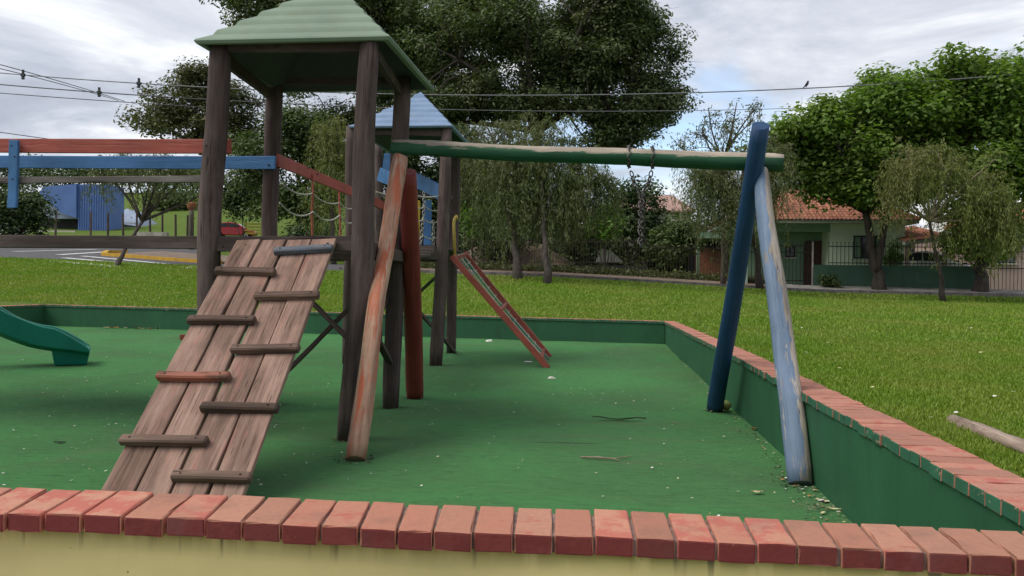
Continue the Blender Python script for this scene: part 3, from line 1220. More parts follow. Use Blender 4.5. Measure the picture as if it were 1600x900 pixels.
# crossed braces under the platform, on the right hand and the rear side
board('brace', at(425, 604, 6.9), at(549, 478, 7.3), .035, .06, M['post_board'], t1, up=(0, 1, 0), seed=31)
board('brace', at(440, 425, 7.3), at(560, 545, 7.0), .035, .06, M['post_board'], t1, up=(0, 1, 0), seed=32)
board('brace', (FRb[0] - .02, 5.92, 1.05), (BRb[0] + .0, 7.25, .42), .06, .035, M['post_board'], t1, seed=33)
board('brace', (FRb[0] - .02, 5.92, .42), (BRb[0] - .04, 7.25, 1.05), .06, .035, M['post_board'], t1, seed=34)
bolt(at(322, 228, 5.75), t1)
bolt(at(348, 385, 5.80), t1)

# ---- rails and walkway that run out of the frame to the left
wk = thing('timber_walkway', at(100, 378, 5.95) * [1, 1, 0], 'raised timber walkway with red and blue handrails left of the green roofed tower', 'walkway')
board('handrail', at(-330, 227, 6.02), at(361, 228.5, 6.0), .028, .112, M['red_board'], wk, seed=41, seg=12)['label'] = 'red painted handrail board'
board('handrail', at(-330, 252, 7.08), at(431, 254, 7.06), .028, .118, M['blue_board'], wk, seed=42, seg=12)['label'] = 'blue painted handrail board'
board('guard_rail', at(-330, 283, 6.02), at(320, 280.5, 6.0), .028, .052, M['grey_board'], wk, seed=43, seg=12)['label'] = 'bare grey guard board'
board('upright', at(23, 218, 5.97), at(19, 325, 5.97), .078, .03, M['blue_board'], wk, up=(0, 1, 0), seed=44)['label'] = 'blue painted upright'
board('walkway_beam', at(-330, 376, 5.92), at(325, 378.5, 5.90), .05, .098, M['post_board'], wk, seed=45, seg=12)
board('walkway_beam', at(-330, 378, 7.3), at(425, 380, 7.3), .05, .098, M['post_board'], wk, seed=46, seg=12)
k = 0
xw0, xw1 = at(-320, 378, 6.0)[0], FLb[0] - .1
nbw = int((xw1 - xw0) / .17)
for k in range(nbw):
    x = xw0 + k * .17
    board('deck_board', (x, 5.95, 1.474 + .0035 * (nbw - k) * .3), (x - .02, 7.3, 1.474 + .0035 * (nbw - k) * .3), .155, .026, M['post_board'], wk, seed=60 + k, seg=3)
ptl = at(-300, 380, 6.0)
for yk in (5.98, 7.3):
    log('post', (ptl[0], yk, 0), (ptl[0], yk, 2.5), .08, .075, M['post'], wk, seed=int(yk * 10))
for px, py, Y in ((18, 228, 5.93), (23, 245, 5.93), (20, 280, 5.93)):
    bolt(at(px, py, Y), wk, .007)
bolt(at(420, 258, 7.045), wk, .012)

# ---- far tower
F2, B2 = G(683, 571), G(705, 551)
Yf2, Yb2 = F2[1], B2[1]
FL2 = np.array([at(541, 568, Yf2)[0], Yf2, 0])
BL2 = np.array([at(590, 548, Yb2)[0], Yb2, 0])
t2 = thing('play_tower', (F2 + B2 + FL2 + BL2) / 4, 'farther wooden play tower with a blue stepped roof', 'play tower', 'roofed play towers')
log('post', FL2, at(552, 198, Yf2), .082, .076, M['post'], t2, seed=5)
log('post', F2, at(697, 198, Yf2), .090, .080, M['post'], t2, seed=6)
log('post', BL2, at(591, 215, Yb2), .082, .076, M['post'], t2, seed=7)
log('post', B2, at(713, 215, Yb2), .082, .076, M['post'], t2, seed=8)
c0, c1 = at(546, 193, Yf2 - .12), at(706, 198, Yf2 - .12)
zz2 = (c0[2] + c1[2]) / 2
hip_roof('roof', (c0[0], Yf2 - .12), (c1[0], Yb2 + .12), zz2, ((c0[0] + c1[0]) / 2 + .02, (Yf2 + Yb2) / 2, zz2 + .74), M['roof_blue'], t2)
board('head_beam', at(556, 206, Yf2 + .02), at(692, 208, Yf2 + .02), .05, .09, M['post_board'], t2, seed=71)
board('head_beam', at(596, 222, Yb2), at(708, 224, Yb2), .05, .09, M['post_board'], t2, seed=72)
zp2 = 1.62
board('platform_beam', at(548, 396, Yf2 - .03), at(688, 398, Yf2 - .03), .05, .13, M['post_board'], t2, seed=73)
board('platform_beam', at(590, 402, Yb2), at(712, 404, Yb2), .05, .13, M['post_board'], t2, seed=74)
for k in range(12):
    yk = Yf2 + .06 + k * (Yb2 - Yf2 - .1) / 11.5
    board('deck_board', (FL2[0] + .05, yk, 1.70), (F2[0] - .02, yk, 1.68), .155, .028, M['post_board'], t2, seed=80 + k, seg=3)
board('guard_rail', at(592, 304, Yb2 - .06), at(708, 309, Yb2 - .06), .03, .075, M['grey_board'], t2, seed=95)
for k, (px, wd, mt) in enumerate(((608, .10, 'blue_board'), (628, .11, 'red_board'), (651, .115, 'yellow_board'), (669, .125, 'blue_board'), (690, .11, 'red_board'))):
    board('guard_slat', at(px, 313, Yb2 - .10), at(px - 1, 393, Yb2 - .10), wd, .026, M[mt], t2, up=(0, 1, 0), seed=96 + k)
board('brace', at(650, 462, Yf2 + 1.0), at(688, 427, Yf2 + .2), .035, .07, M['post_board'], t2, up=(0, 1, 0), seed=101)
board('brace', at(655, 488, Yf2 + .25), at(713, 552, Yb2), .035, .07, M['post_board'], t2, up=(0, 1, 0), seed=102)
board('brace', at(545, 430, Yf2 + .1), at(595, 530, Yb2), .035, .07, M['post_board'], t2, up=(0, 1, 0), seed=103)
board('fascia_board', at(607, 240, Yb2 - .05), at(603, 268, Yb2 - .05), .13, .03, M['blue_board'], t2, up=(0, 1, 0), seed=104)

# ---- hanging bridge between the towers
br = thing('rope_bridge', ((BLb + F2) / 2) * [1, 1, 0], 'hanging bridge with a sagging red handrail board linking the two towers', 'bridge')
redp = [(434, 251, 7.12), (460, 261, 7.8), (485, 272, 8.4), (525, 289, 9.3), (565, 306, 10.2), (606, 325, 11.1)]
pts = [at(*q) for q in redp]
mb = MB()
mb.ribbon(pts, .118, .03)
mb.build('handrail', M['red_board'], br, bevel=.004)['label'] = 'red sagging handrail board'
bp = [(592, 272, 12.9), (606, 278, 12.8), (626, 274, 12.6), (645, 279, 12.3), (668, 290, 11.9), (692, 303, 11.3)]
mb = MB()
mb.ribbon([at(*q) for q in bp], .22, .03)
mb.build('handrail', M['blue_board'], br, bevel=.004)['label'] = 'blue curved handrail board'
for px, py, Y in ((446, 255, 7.45), (482, 262, 8.2), (496, 272, 8.5)):
    bolt(at(px, py, Y - .03), br, .012)


def catenary(a, b, sag, n=10):
    a, b = Vector(a), Vector(b)
    return [a.lerp(b, i / n) - Vector((0, 0, sag * 4 * (i / n) * (1 - i / n))) for i in range(n + 1)]


def rope(pts_px, sag, r, nm, mt, parent):
    mb = MB()
    P_ = [Vector(at(*q)) for q in pts_px]
    line = []
    for a, b in zip(P_[:-1], P_[1:]):
        seg_ = catenary(a, b, sag, 8)
        line += seg_ if not line else seg_[1:]
    mb.tube(line, r, 6)
    return mb.build(nm, mt, parent, smooth=True)


rope([(441, 287, 7.4), (488, 302, 8.4), (530, 317, 9.4), (556, 323, 10.2)], .05, .0085, 'rope', M['rope'], br)
rope([(437, 317, 7.4), (489, 331, 8.4), (531, 336, 9.4), (556, 342, 10.2)], .08, .0085, 'rope', M['rope'], br)
for q in ([(488, 272, 8.4), (489, 302, 8.4), (487, 331, 8.42), (488, 372, 8.45)], [(530, 291, 9.4), (530, 317, 9.4), (531, 336, 9.4), (532, 372, 9.4)]):
    rope(q, 0, .011, 'hanging_rope', M['red_board'], br)
rope([(588, 300, 9.0), (640, 303, 10.5), (688, 306, 11.2)], .03, .009, 'rope', M['rope'], br)
rope([(642, 318, 10.6), (664, 322, 11.0), (688, 326, 11.3)], .05, .009, 'rope', M['rope'], br)
rope([(642, 338, 10.6), (662, 342, 11.0), (688, 344, 11.3)], .05, .009, 'rope', M['rope'], br)
rope([(642, 368, 10.6), (661, 368, 11.0), (688, 368, 11.3)], .05, .009, 'rope', M['rope'], br)
for k in range(15):
    t = k / 14
    yk = 7.55 + t * (Yf2 - 7.75)
    xk = BLb[0] + (FL2[0] - BLb[0]) * t
    zk = 1.47 + .18 * t - .14 * 4 * t * (1 - t) * .6
    board('deck_board', (xk + .02, yk, zk), (xk + 1.32, yk, zk), .2, .03, M['post_board'], br, seed=110 + k, seg=3)


def chain(pts, link, r, nm, mt, parent, seed=0):
    """separate steel links threaded along a line, each turned a quarter from the one before"""
    pts = [Vector(p) for p in pts]
    cum = [0]
    for a, b in zip(pts[:-1], pts[1:]):
        cum.append(cum[-1] + (b - a).length)
    n = max(2, int(cum[-1] / (link * .74)))
    mb = MB()
    rg = random.Random(seed)
    for i in range(n):
        s_ = cum[-1] * (i + .5) / n
        j = max(0, min(len(pts) - 2, next((q for q in range(len(cum) - 1) if cum[q + 1] >= s_), 0)))
        t = (s_ - cum[j]) / max(1e-6, cum[j + 1] - cum[j])
        p = pts[j].lerp(pts[j + 1], t)
        d = (pts[j + 1] - pts[j]).normalized()
        a = d.orthogonal().normalized()
        a = Matrix.Rotation(i * math.pi / 2 + rg.uniform(-.3, .3), 3, d) @ a
        ring = []
        for q in range(10):
            th = 2 * math.pi * q / 10
            ring.append(p + d * math.cos(th) * link * .5 + a * math.sin(th) * link * .33)
        vs, fs = [], []
        nn = d.cross(a)
        for q in range(10):
            out_ = (ring[q] - p).normalized()
            for u in range(4):
                al = 2 * math.pi * u / 4
                vs.append(ring[q] + (out_ * math.cos(al) + nn * math.sin(al)) * r)
        for q in range(10):
            for u in range(4):
                fs.append((q * 4 + u, q * 4 + (u + 1) % 4, ((q + 1) % 10) * 4 + (u + 1) % 4, ((q + 1) % 10) * 4 + u))
        mb.add(vs, fs)
    return mb.build(nm, mt, parent, smooth=True)


chain([at(662, 300, 11.0), at(663, 318, 11.0), at(661, 345, 11.0), at(657, 386, 11.0)], .06, .0065, 'chain', M['chain_pale'], br, 1)
chain([at(677, 345, 11.15), at(677, 386, 11.15)], .06, .0065, 'chain', M['chain_pale'], br, 2)

# ---- ramp of four planks with nailed cleats
rm = thing('climbing_ramp', (-2.35, 4.8, 0), 'steep ramp of four weathered planks with cleats leaning on the near tower', 'ramp')
TL, TR = at(369, 375, 5.80), at(527, 374, 5.80)
TLv, TRv = Vector(TL), Vector(TR)
# plane of the ramp: through its top edge, falling 1.45 m over 2.2 m towards the camera
across = (TRv - TLv).normalized()
BLp = Vector(at(155, 765, 3.92))
down = (BLp - TLv)
down = down.normalized()
nrm = across.cross(down).normalized()
if nrm.z < 0:
    nrm = -nrm
LEN = (TLv.z - .0) / (-down.z)
RW = (TRv - TLv).length


def on_ramp(px, py):
    d = Vector(ray(px, py))
    c = Vector(CAM)
    t = (TLv - c).dot(nrm) / d.dot(nrm)
    return c + d * t


pw = RW / 4
for k in range(4):
    a = TLv + across * (pw * (k + .5)) - nrm * .017
    board('plank', a - down * (.01 + random.uniform(-.012, .012)), a + down * (LEN + .02), pw - .016, .034, M['plank'], rm, up=nrm, seed=130 + k, seg=14, warp=.004)
for s_ in (.35, 1.3, 2.25):
    a = TLv + down * s_ - nrm * .055
    board('batten', a + across * .03, a + across * (RW - .03), .09, .035, M['cleat'], rm, up=nrm, seed=140)
cl = [((429, 397), (521, 392), 'cleat_blue', 'blue grey cleat at the top'), ((338, 427), (432, 430), 'cleat', None), ((400, 468), (500, 465), 'cleat', None),
      ((296, 504), (400, 505), 'cleat', None), ((362, 550), (470, 549), 'cleat', None), ((248, 592), (361, 593), 'cleat_red', 'reddish painted cleat'),
      ((316, 641), (436, 642), 'cleat_yel', 'cleat with flecks of yellow paint'), ((191, 692), (326, 694), 'cleat', None), ((272, 749), (394, 751), 'cleat', None)]
for k, (a, b, mt, lb) in enumerate(cl):
    A, B = on_ramp(*a) + nrm * .024, on_ramp(*b) + nrm * .024
    o = board('cleat', A, B, .056, .050, M[mt], rm, up=nrm, seed=150 + k, bevel=.009, warp=.002)
    if lb:
        o['label'] = lb
    for t in (.12, .88):
        mb = MB()
        q = A.lerp(B, t) + nrm * .0255
        mb.tube([q, q + nrm * .004], [.006, .005], 7)
        mb.build('nail', M['nail'], rm)
for px, py in ((384, 383), (512, 381)):
    q = on_ramp(px, py)
    mb = MB()
    mb.tube([q, q + nrm * .006], [.011, .009], 8)
    mb.build('bolt_head', M['nail'], rm)

# small red block on the ground left of the ramp
mb = MB()
q = G(285, 531)
mb.box((q[0], q[1], .05), (.09, .09, .11), rot=Matrix.Rotation(.4, 3, 'Z'))
tag(mb.build('wooden_block', M['ladder_red'], bevel=.006), 'small red wooden block on the turf left of the ramp', 'block')

# ---- net ladder on the right of the far tower
ld = thing('net_ladder', G(853, 566), 'red framed slanting ladder with a rope net on the far tower', 'ladder')
n0, n1 = Vector(at(706, 400, Yf2 + .08)), Vector(G(855, 574))
f0, f1 = Vector(at(725, 395, Yb2 - .1)), Vector(G(858, 557))
board('side_rail', n0, n1 + (n1 - n0).normalized() * .02, .045, .085, M['ladder_red'], ld, seed=160, seg=10)
board('side_rail', f0, f1 + (f1 - f0).normalized() * .02, .045, .085, M['ladder_red'], ld, seed=161, seg=10)
for k, t in enumerate((.02, .5, .94)):
    board('cross_bar', n0.lerp(n1, t), f0.lerp(f1, t), .05, .05, M['ladder_red'], ld, seed=162 + k)
mb = MB()
for k in range(1, 6):
    u = k / 6
    mb.tube(catenary(n0.lerp(f0, u), n1.lerp(f1, u), .05, 12), .010, 5, 1 if k in (2, 4) else 0)
for k in range(1, 13):
    t = k / 13
    mb.tube(catenary(n0.lerp(n1, t) - Vector((0, 0, .19 * t * (1 - t))), f0.lerp(f1, t) - Vector((0, 0, .19 * t * (1 - t))), .03, 8), .010, 5, 0 if k % 3 else 1)
mb.build('rope_net', [M['rope'], M['rope_green']], ld, smooth=True)
mb = MB()
mb.tube([at(711, 404, Yf2 + .25), at(709, 350, Yf2 + .25), at(710, 342, Yf2 + .25), at(713, 338, Yf2 + .3), at(714, 343, Yf2 + .4)], .022, 10)
mb.build('grab_pole', M['yellow_pipe'], ld, smooth=True)['label'] = 'yellow pipe to hold on to'

# ================================================================== SWING
sw = thing('swing_frame', (-.2, 6.4, 0), 'log swing frame with a peeling green crossbeam between red and blue legs', 'swing')
bl, brr = Vector(at(614, 233.5, 6.72)), Vector(at(1224, 252.5, 6.28))
log('crossbeam', bl, brr, .066, .072, M['beam_green'], sw, seed=21, seg=40, n=18, bend=.012, knob=.004)['label'] = 'green crossbeam with bare wood along the top'
log('leg', G(555, 719), at(625, 246, 6.50), .073, .062, M['log_orange'], sw, seed=22, seg=24, n=16, bend=.005)['label'] = 'front leg of the left pair, orange paint worn to bare wood'
log('leg', G(649, 621), at(638, 268, 6.78), .088, .078, M['log_red'], sw, seed=23, seg=20, bend=.005, knob=.004)['label'] = 'rear leg of the left pair, dark red'
log('leg', G(1118, 641), at(1187, 196, 5.98), .076, .068, M['log_blue_dark'], sw, seed=24, seg=24, n=18, bend=.006, knob=.003)['label'] = 'rear leg of the right pair, dark blue and crossing in front of the beam'
log('leg', G(1250, 757), at(1190, 268, 6.24), .070, .058, M['log_blue'], sw, seed=25, seg=24, n=16, bend=.008)['label'] = 'front leg of the right pair, pale blue paint peeling off'
for px in (982, 1019):
    q = Vector(at(px, 253, 6.44))
    c = bl.lerp(brr, (q - bl).dot((brr - bl).normalized()) / (brr - bl).length)
    ring = [c + Vector((.004 * math.sin(3 * a), math.cos(a) * .080, math.sin(a) * .080)) for a in np.linspace(0, 6.283, 25)]
    chain(ring, .042, .0055, 'chain', M['chain'], sw, int(px))
cA, cB = Vector(at(986, 268, 6.42)), Vector(at(1018, 268, 6.42))
mid = Vector(at(1003, 306, 6.42))
chain([cA, Vector(at(992, 290, 6.42)), mid], .052, .0062, 'chain', M['chain'], sw, 5)
chain([cB, Vector(at(1013, 288, 6.42)), mid], .052, .0062, 'chain', M['chain'], sw, 6)
tw1 = [mid + Vector((.012 * math.cos(a * 2.2), .012 * math.sin(a * 2.2), -a * .05)) for a in np.linspace(0, 8, 24)]
tw2 = [mid + Vector((-.014 * math.cos(a * 2.2), -.012 * math.sin(a * 2.2), -a * .048)) for a in np.linspace(0, 8, 24)]
chain(tw1, .052, .0062, 'chain', M['chain'], sw, 7)
chain(tw2, .052, .0062, 'chain', M['chain'], sw, 8)

# ================================================================== SLIDE
sl = thing('slide', G(105, 571), 'dark green plastic slide ending on a square foot at the left', 'slide')
ctr = [(-190, 330, 8.95), (-130, 395, 9.15), (-75, 450, 9.35), (-30, 485, 9.55), (10, 508, 9.72), (48, 523, 9.9), (80, 529, 10.05), (110, 532, 10.18), (143, 537, 10.32)]
cp = [Vector(at(*q)) for q in ctr]
dense = []
for i in range(len(cp) - 1):
    a, b = cp[i], cp[i + 1]
    p_, n_ = cp[max(i - 1, 0)], cp[min(i + 2, len(cp) - 1)]
    for k in range(4):
        t = k / 4
        dense.append(.5 * ((2 * a) + (b - p_) * t + (2 * p_ - 5 * a + 4 * b - n_) * t * t + (3 * a - p_ - 3 * b + n_) * t ** 3))
dense.append(cp[-1])
mb = MB()
vs, fs = [], []
nq = len(dense)
for i, p in enumerate(dense):
    d = (dense[min(i + 1, nq - 1)] - dense[max(i - 1, 0)]).normalized()
    sde = d.cross(Vector((0, 0, 1))).normalized()
    u = sde.cross(d).normalized()
    end = max(0, (i - (nq - 9)) / 8)
    hs = .145 * (1 - end ** 1.4) - .075 * end ** 1.4
    prof = [(-.27, hs), (-.30, hs + .012), (-.325, hs), (-.315, -.10), (-.20, -.15), (.20, -.15), (.315, -.10), (.325, hs), (.30, hs + .012), (.27, hs),
            (.235, -.055), (.12, -.095), (-.12, -.095), (-.235, -.055)]
    for a, b in prof:
        vs.append(p + sde * a + u * b)
K = 14
for i in range(nq - 1):
    for k in range(K):
        q = (k + 1) % K
        fs.append((i * K + k, i * K + q, (i + 1) * K + q, (i + 1) * K + k))
fs += [tuple(range(K)), tuple((nq - 1) * K + k for k in range(K - 1, -1, -1))]
mb.add(vs, fs)
mb.build('chute', M['slide'], sl, smooth=False, bevel=.008)
mb = MB()
fc_ = cp[-2].lerp(cp[-3], -.05)
fd = (cp[-1] - cp[-3])
fd.z = 0
fd.normalize()
fs_ = Vector((fd.y, -fd.x, 0))
vs = []
for z, g in ((0, -.01), (fc_.z - .10, .03)):
    for sx, sy_ in ((-1, -1), (1, -1), (1, 1), (-1, 1)):
        vs.append(Vector((fc_.x, fc_.y, z)) + fd * sx * (.20 + g) - fs_ * sy_ * (.19 + g))
mb.add(vs, [(3, 2, 1, 0), (4, 5, 6, 7), (0, 1, 5, 4), (1, 2, 6, 5), (2, 3, 7, 6), (3, 0, 4, 7)])
mb.build('foot', M['slide'], sl, bevel=.02)


# ================================================================== LITTER ON THE TURF
def crumple(name, p, size, flat, mt, label, cat, seed, group=None):
    rg = random.Random(seed)
    mb = MB()
    n = 9
    vs = [(0, 0, size * flat)]
    for r_, zf in ((.55, .8), (1.0, .12)):
        for k in range(n):
            a = 2 * math.pi * k / n
            q = size * r_ * rg.uniform(.6, 1.25)
            vs.append((q * math.cos(a), q * math.sin(a) * .7, size * flat * zf * rg.uniform(.3, 1.3) + .004))
    fs = [(0, 1 + k, 1 + (k + 1) % n) for k in range(n)]
    fs += [(1 + k, 1 + n + k, 1 + n + (k + 1) % n, 1 + (k + 1) % n) for k in range(n)]
    mb.add([np.array(v) + p for v in vs], fs)
    return tag(mb.build(name, mt), label, cat, group)


def leaf_at(p, ln, wd, rot, mt, label, seed, name='fallen_leaf', cat='leaf'):
    rg = random.Random(seed)
    R_ = Matrix.Rotation(rot, 3, 'Z')
    mb = MB()
    vs, fs = [], []
    for i in range(7):
        t = i / 6 - .5
        ww = wd * math.cos(t * math.pi) ** .8 if abs(t) < .5 else 0.001
        up = .10 * ln * abs(t) * rg.uniform(.5, 1.4) + .006
        for s_ in (-1, 0, 1):
            v = R_ @ Vector((t * ln, s_ * ww / 2, up + abs(s_) * wd * .22 * rg.uniform(.4, 1.3)))
            vs.append(Vector(p) + v)
    for i in range(6):
        for k in range(2):
            fs.append((i * 3 + k, i * 3 + k + 1, i * 3 + 4 + k, i * 3 + 3 + k))
    mb.add(vs, fs)
    return tag(mb.build(name, mt), label, cat)


crumple('paper_scrap', G(861, 592), .055, .55, M['paper'], 'crumpled white paper on the turf in front of the net ladder', 'litter', 1)
crumple('paper_scrap', G(764, 534), .085, .5, M['paper'], 'crumpled white paper on the turf near the far wall', 'litter', 2)
crumple('paper_scrap', G(826, 566), .07, .22, M['paper'], 'flat white scrap lying at the foot of the net ladder', 'litter', 3)
crumple('paper_scrap', G(1286, 783), .032, .15, M['paper'], 'torn white scrap in the debris beside the pale blue swing leg', 'litter', 4)
leaf_at(G(1183, 771), .085, .032, .2, M['pale_leaf'], 'pale curled leaf on the turf left of the pale blue swing leg', 1)
leaf_at(G(1179, 672), .075, .05, .6, M['dry_leaf'], 'orange dry leaf beside the right hand wall', 2)
leaf_at(G(1054, 662), .075, .018, .1, M['stick_pale'], 'pale dry leaf right of the dark palm strip', 3)
leaf_at(G(990, 628), .06, .02, 1.2, M['pale_leaf'], 'small pale leaf above the dark palm strip', 4)
leaf_at(G(1300, 797), .10, .02, -.4, M['pale_leaf'], 'yellowish leaf in the corner debris nearest the front wall', 5)
leaf_at(G(93, 693), .085, .03, .1, M['stick_dark'], 'dark curled leaf on the turf left of the ramp', 6)
leaf_at(G(967, 657), .46, .045, .0, M['stick_dark'], 'long dark palm strip lying flat on the turf', 7, 'palm_strip', 'palm leaf')
mb = MB()
a, b, c = G(907, 716), G(960, 719), G(986, 715)
mb.tube([a + [0, 0, .008], (a + b) / 2 + [0, 0, .012], b + [0, 0, .01], c + [0, 0, .012]], [.006, .008, .005, .003], 6)
mb.tube([b + [0, 0, .01], b + [.03, -.05, .012]], [.004, .002], 5)
tag(mb.build('dry_twig', M['stick_pale']), 'pale dry twig on the turf below the dark palm strip', 'twig')
fr = MB()
for i in range(9):
    th = math.pi * i / 8
cf = G(1134, 641) + [0, 0, .045]
rings = []
for i in range(1, 8):
    th = math.pi * i / 8
    rings.append([(cf[0] + .05 * math.sin(th) * math.cos(a), cf[1] + .05 * math.sin(th) * math.sin(a), cf[2] + .048 * math.cos(th)) for a in np.linspace(0, 2 * math.pi, 12, endpoint=False)])
fr.add([q for r_ in rings for q in r_] + [(cf[0], cf[1], cf[2] + .045), (cf[0], cf[1], cf[2] - .047)],
       [(i * 12 + k, (i + 1) * 12 + k, (i + 1) * 12 + (k + 1) % 12, i * 12 + (k + 1) % 12) for i in range(6) for k in range(12)]
       + [(84, k, (k + 1) % 12) for k in range(12)] + [(85, 72 + (k + 1) % 12, 72 + k) for k in range(12)])
tag(fr.build('fallen_fruit', M['fruit'], smooth=True), 'round green fruit at the foot of the dark blue swing leg', 'fruit')
# leaves along the far wall, left
for k, px in enumerate((166, 178, 196, 214, 222, 234, 246)):
    leaf_at(G(px, 511 + .012 * px + random.uniform(-.5, .8)), random.uniform(.14, .24), random.uniform(.06, .1), random.uniform(0, 3),
            M[('pale_leaf', 'dry_leaf')[k % 2]], ['first', 'second', 'third', 'fourth', 'fifth', 'sixth', 'rightmost'][k] + ' dry leaf from the left at the foot of the far wall', 30 + k)


def scatter_flakes(name, pts, smin, smax, mats, seed, flat=False):
    rg = random.Random(seed)
    mb = MB()
    for p in pts:
        s_ = rg.uniform(smin, smax)
        a = rg.uniform(0, 6.28)
        e = Vector((math.cos(a), math.sin(a), rg.uniform(-.15, .3)))
        f = Vector((-math.sin(a), math.cos(a), rg.uniform(-.15, .3)))
        c = Vector(p) + Vector((0, 0, .006 + s_ * .2))
        asp = rg.uniform(.35, .9)
        mb.add([c - e * s_, c + f * s_ * asp, c + e * s_ * rg.uniform(.6, 1), c - f * s_ * asp], [(0, 1, 2, 3)], rg.randrange(len(mats)))
    o = mb.build(name, mats)
    o['kind'] = 'stuff'
    return o


rg = random.Random(3)
pts = []
for _ in range(1300):
    x = rg.uniform(-9, 1.2)
    y = rg.uniform(2.6, 16)
    pts.append((x, y, 0))
for _ in range(160):
    pts.append((rg.gauss(-3.6, .9), rg.gauss(7.2, 1.2), 0))
scatter_flakes('petal_litter', pts, .004, .014, [M['paper'], M['pale_leaf'], M['paper']], 4)
pts = []
for _ in range(420):
    y = 2.7 + 13 * rg.random() ** 1.4
    pts.append((1.245 - abs(rg.gauss(0, .075)), y, 0))
for _ in range(130):
    pts.append((1.24 - abs(rg.gauss(0, .09)), rg.gauss(4.4, .5), 0))
scatter_flakes('wall_debris', pts, .004, .016, [M['pale_leaf'], M['stick_pale'], M['paper'], M['dry_leaf'], M['stick_dark'], M['stick_dark'], M['stick_pale']], 6)

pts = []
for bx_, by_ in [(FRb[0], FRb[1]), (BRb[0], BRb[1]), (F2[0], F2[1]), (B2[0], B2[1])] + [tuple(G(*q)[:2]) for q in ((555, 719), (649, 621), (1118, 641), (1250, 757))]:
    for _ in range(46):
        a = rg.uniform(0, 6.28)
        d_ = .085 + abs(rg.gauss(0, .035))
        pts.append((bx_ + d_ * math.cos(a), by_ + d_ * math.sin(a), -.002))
scatter_flakes('post_foot_shade_flakes', pts, .006, .018, [M['stick_dark'], M['stick_dark'], M['stick_pale'], M['turf_dark']], 8)  # dark flakes ringing each post foot, laid to paint in its contact shade

# fallen log on the lawn
lp0, lp1 = G(1487, 668, -.10), G(1660, 735, -.12)
lo = log('fallen_log', lp0 + [0, 0, .055], lp1 + [0, 0, .055], .060, .066, M['bark_log'], None, seed=40, bend=.008, knob=.009, seg=24)
tag(lo, 'bare pale log lying on the lawn beyond the right hand wall', 'log')


# ================================================================== GRASS
def quads(name, c, ax, sd_, ln, wd, mt, parent=None, bend=None, origin=None):
    """many leaves: four corners each, joined in one mesh"""
    n = len(c)
    v = np.empty((n, 4, 3), np.float32)
    ln, wd = np.asarray(ln)[:, None], np.asarray(wd)[:, None]
    v[:, 0] = c - ax * ln * .5
    v[:, 1] = c + sd_ * wd * .5 - ax * ln * .05
    v[:, 2] = c + ax * ln * .5
    v[:, 3] = c - sd_ * wd * .5 - ax * ln * .05
    if origin is None:
        origin = np.array(wloc(parent)) if parent is not None else np.zeros(3)
    v -= np.asarray(origin, np.float32)
    me = bpy.data.meshes.new(name)
    me.vertices.add(n * 4)
    me.vertices.foreach_set('co', v.ravel())
    me.loops.add(n * 4)
    me.loops.foreach_set('vertex_index', np.arange(n * 4, dtype=np.int32))
    me.polygons.add(n)
    me.polygons.foreach_set('loop_start', np.arange(0, n * 4, 4, dtype=np.int32))
    me.polygons.foreach_set('loop_total', np.full(n, 4, np.int32))
    me.materials.append(mt)
    me.update(calc_edges=True)
    o = bpy.data.objects.new(name, me)
    COL.objects.link(o)
    put(o, origin, parent)
    return o


def unit(a):
    return a / np.maximum(1e-9, np.linalg.norm(a, axis=-1, keepdims=True))


def grass():
    R = RNG
    P_ = []
    for (y0, y1, n) in ((2.5, 8, 110000), (8, 15, 110000), (15, 34.5, 210000)):
        y = y0 + (y1 - y0) * R.random(n * 3) ** .9
        x = R.uniform(-.85, .62, n * 3) * (y + 2)
        pxx = 942 + (x / np.maximum(y, .1)) * 1260       # roughly what the view takes in, plus a margin
        ok = (pxx > -150) & (pxx < 1800)
        inside = (x < 1.52) & (y < np.array([far_y(q) for q in x]) + .24)
        ok &= ~inside
        P_.append(np.stack([x, y], 1)[ok][:n])
    p = np.concatenate(P_)
    n = len(p)
    z = np.array([H(a, b) for a, b in p])
    hgt = R.uniform(.03, .07, n) * (1 + .026 * p[:, 1])
    lean = R.normal(0, .45, (n, 2))
    ax = unit(np.stack([lean[:, 0], lean[:, 1], np.ones(n)], 1))
    th = R.uniform(0, 6.28, n)
    sd_ = np.stack([np.cos(th), np.sin(th), np.zeros(n)], 1)
    near = (p[:, 1] < 16.4) & (p[:, 0] < 1.72)
    hgt = np.where(near, hgt * R.uniform(1.1, 2.2, n), hgt)
    c = np.stack([p[:, 0], p[:, 1], z + hgt * .42], 1)
    o = quads('grass', c, ax, sd_, hgt, .006 + .0012 * p[:, 1], M['grass'])
    tag(o, None, kind='stuff')


grass()
pts = []
for _ in range(260):
    y = rg.uniform(4, 30)
    x = rg.uniform(1.7, 14) if y < 17 else rg.uniform(-14, 16)
    pts.append((x, y, H(x, y) + .05))
scatter_flakes('lawn_litter', pts, .012, .04, [M['pale_leaf'], M['paper'], M['dry_leaf'], M['pale_leaf']], 9)


# ================================================================== TREES
def branch_pts(a, b, R, wob, up=.0, n=5):
    a, b = np.asarray(a, float), np.asarray(b, float)
    ln = np.linalg.norm(b - a)
    o = R.normal(0, wob * ln, 3)
    out = []
    for i in range(n + 1):
        t = i / n
        out.append(a + (b - a) * t + o * math.sin(math.pi * t) * .5 + np.array([0, 0, up * ln * math.sin(math.pi * t)]))
    return out


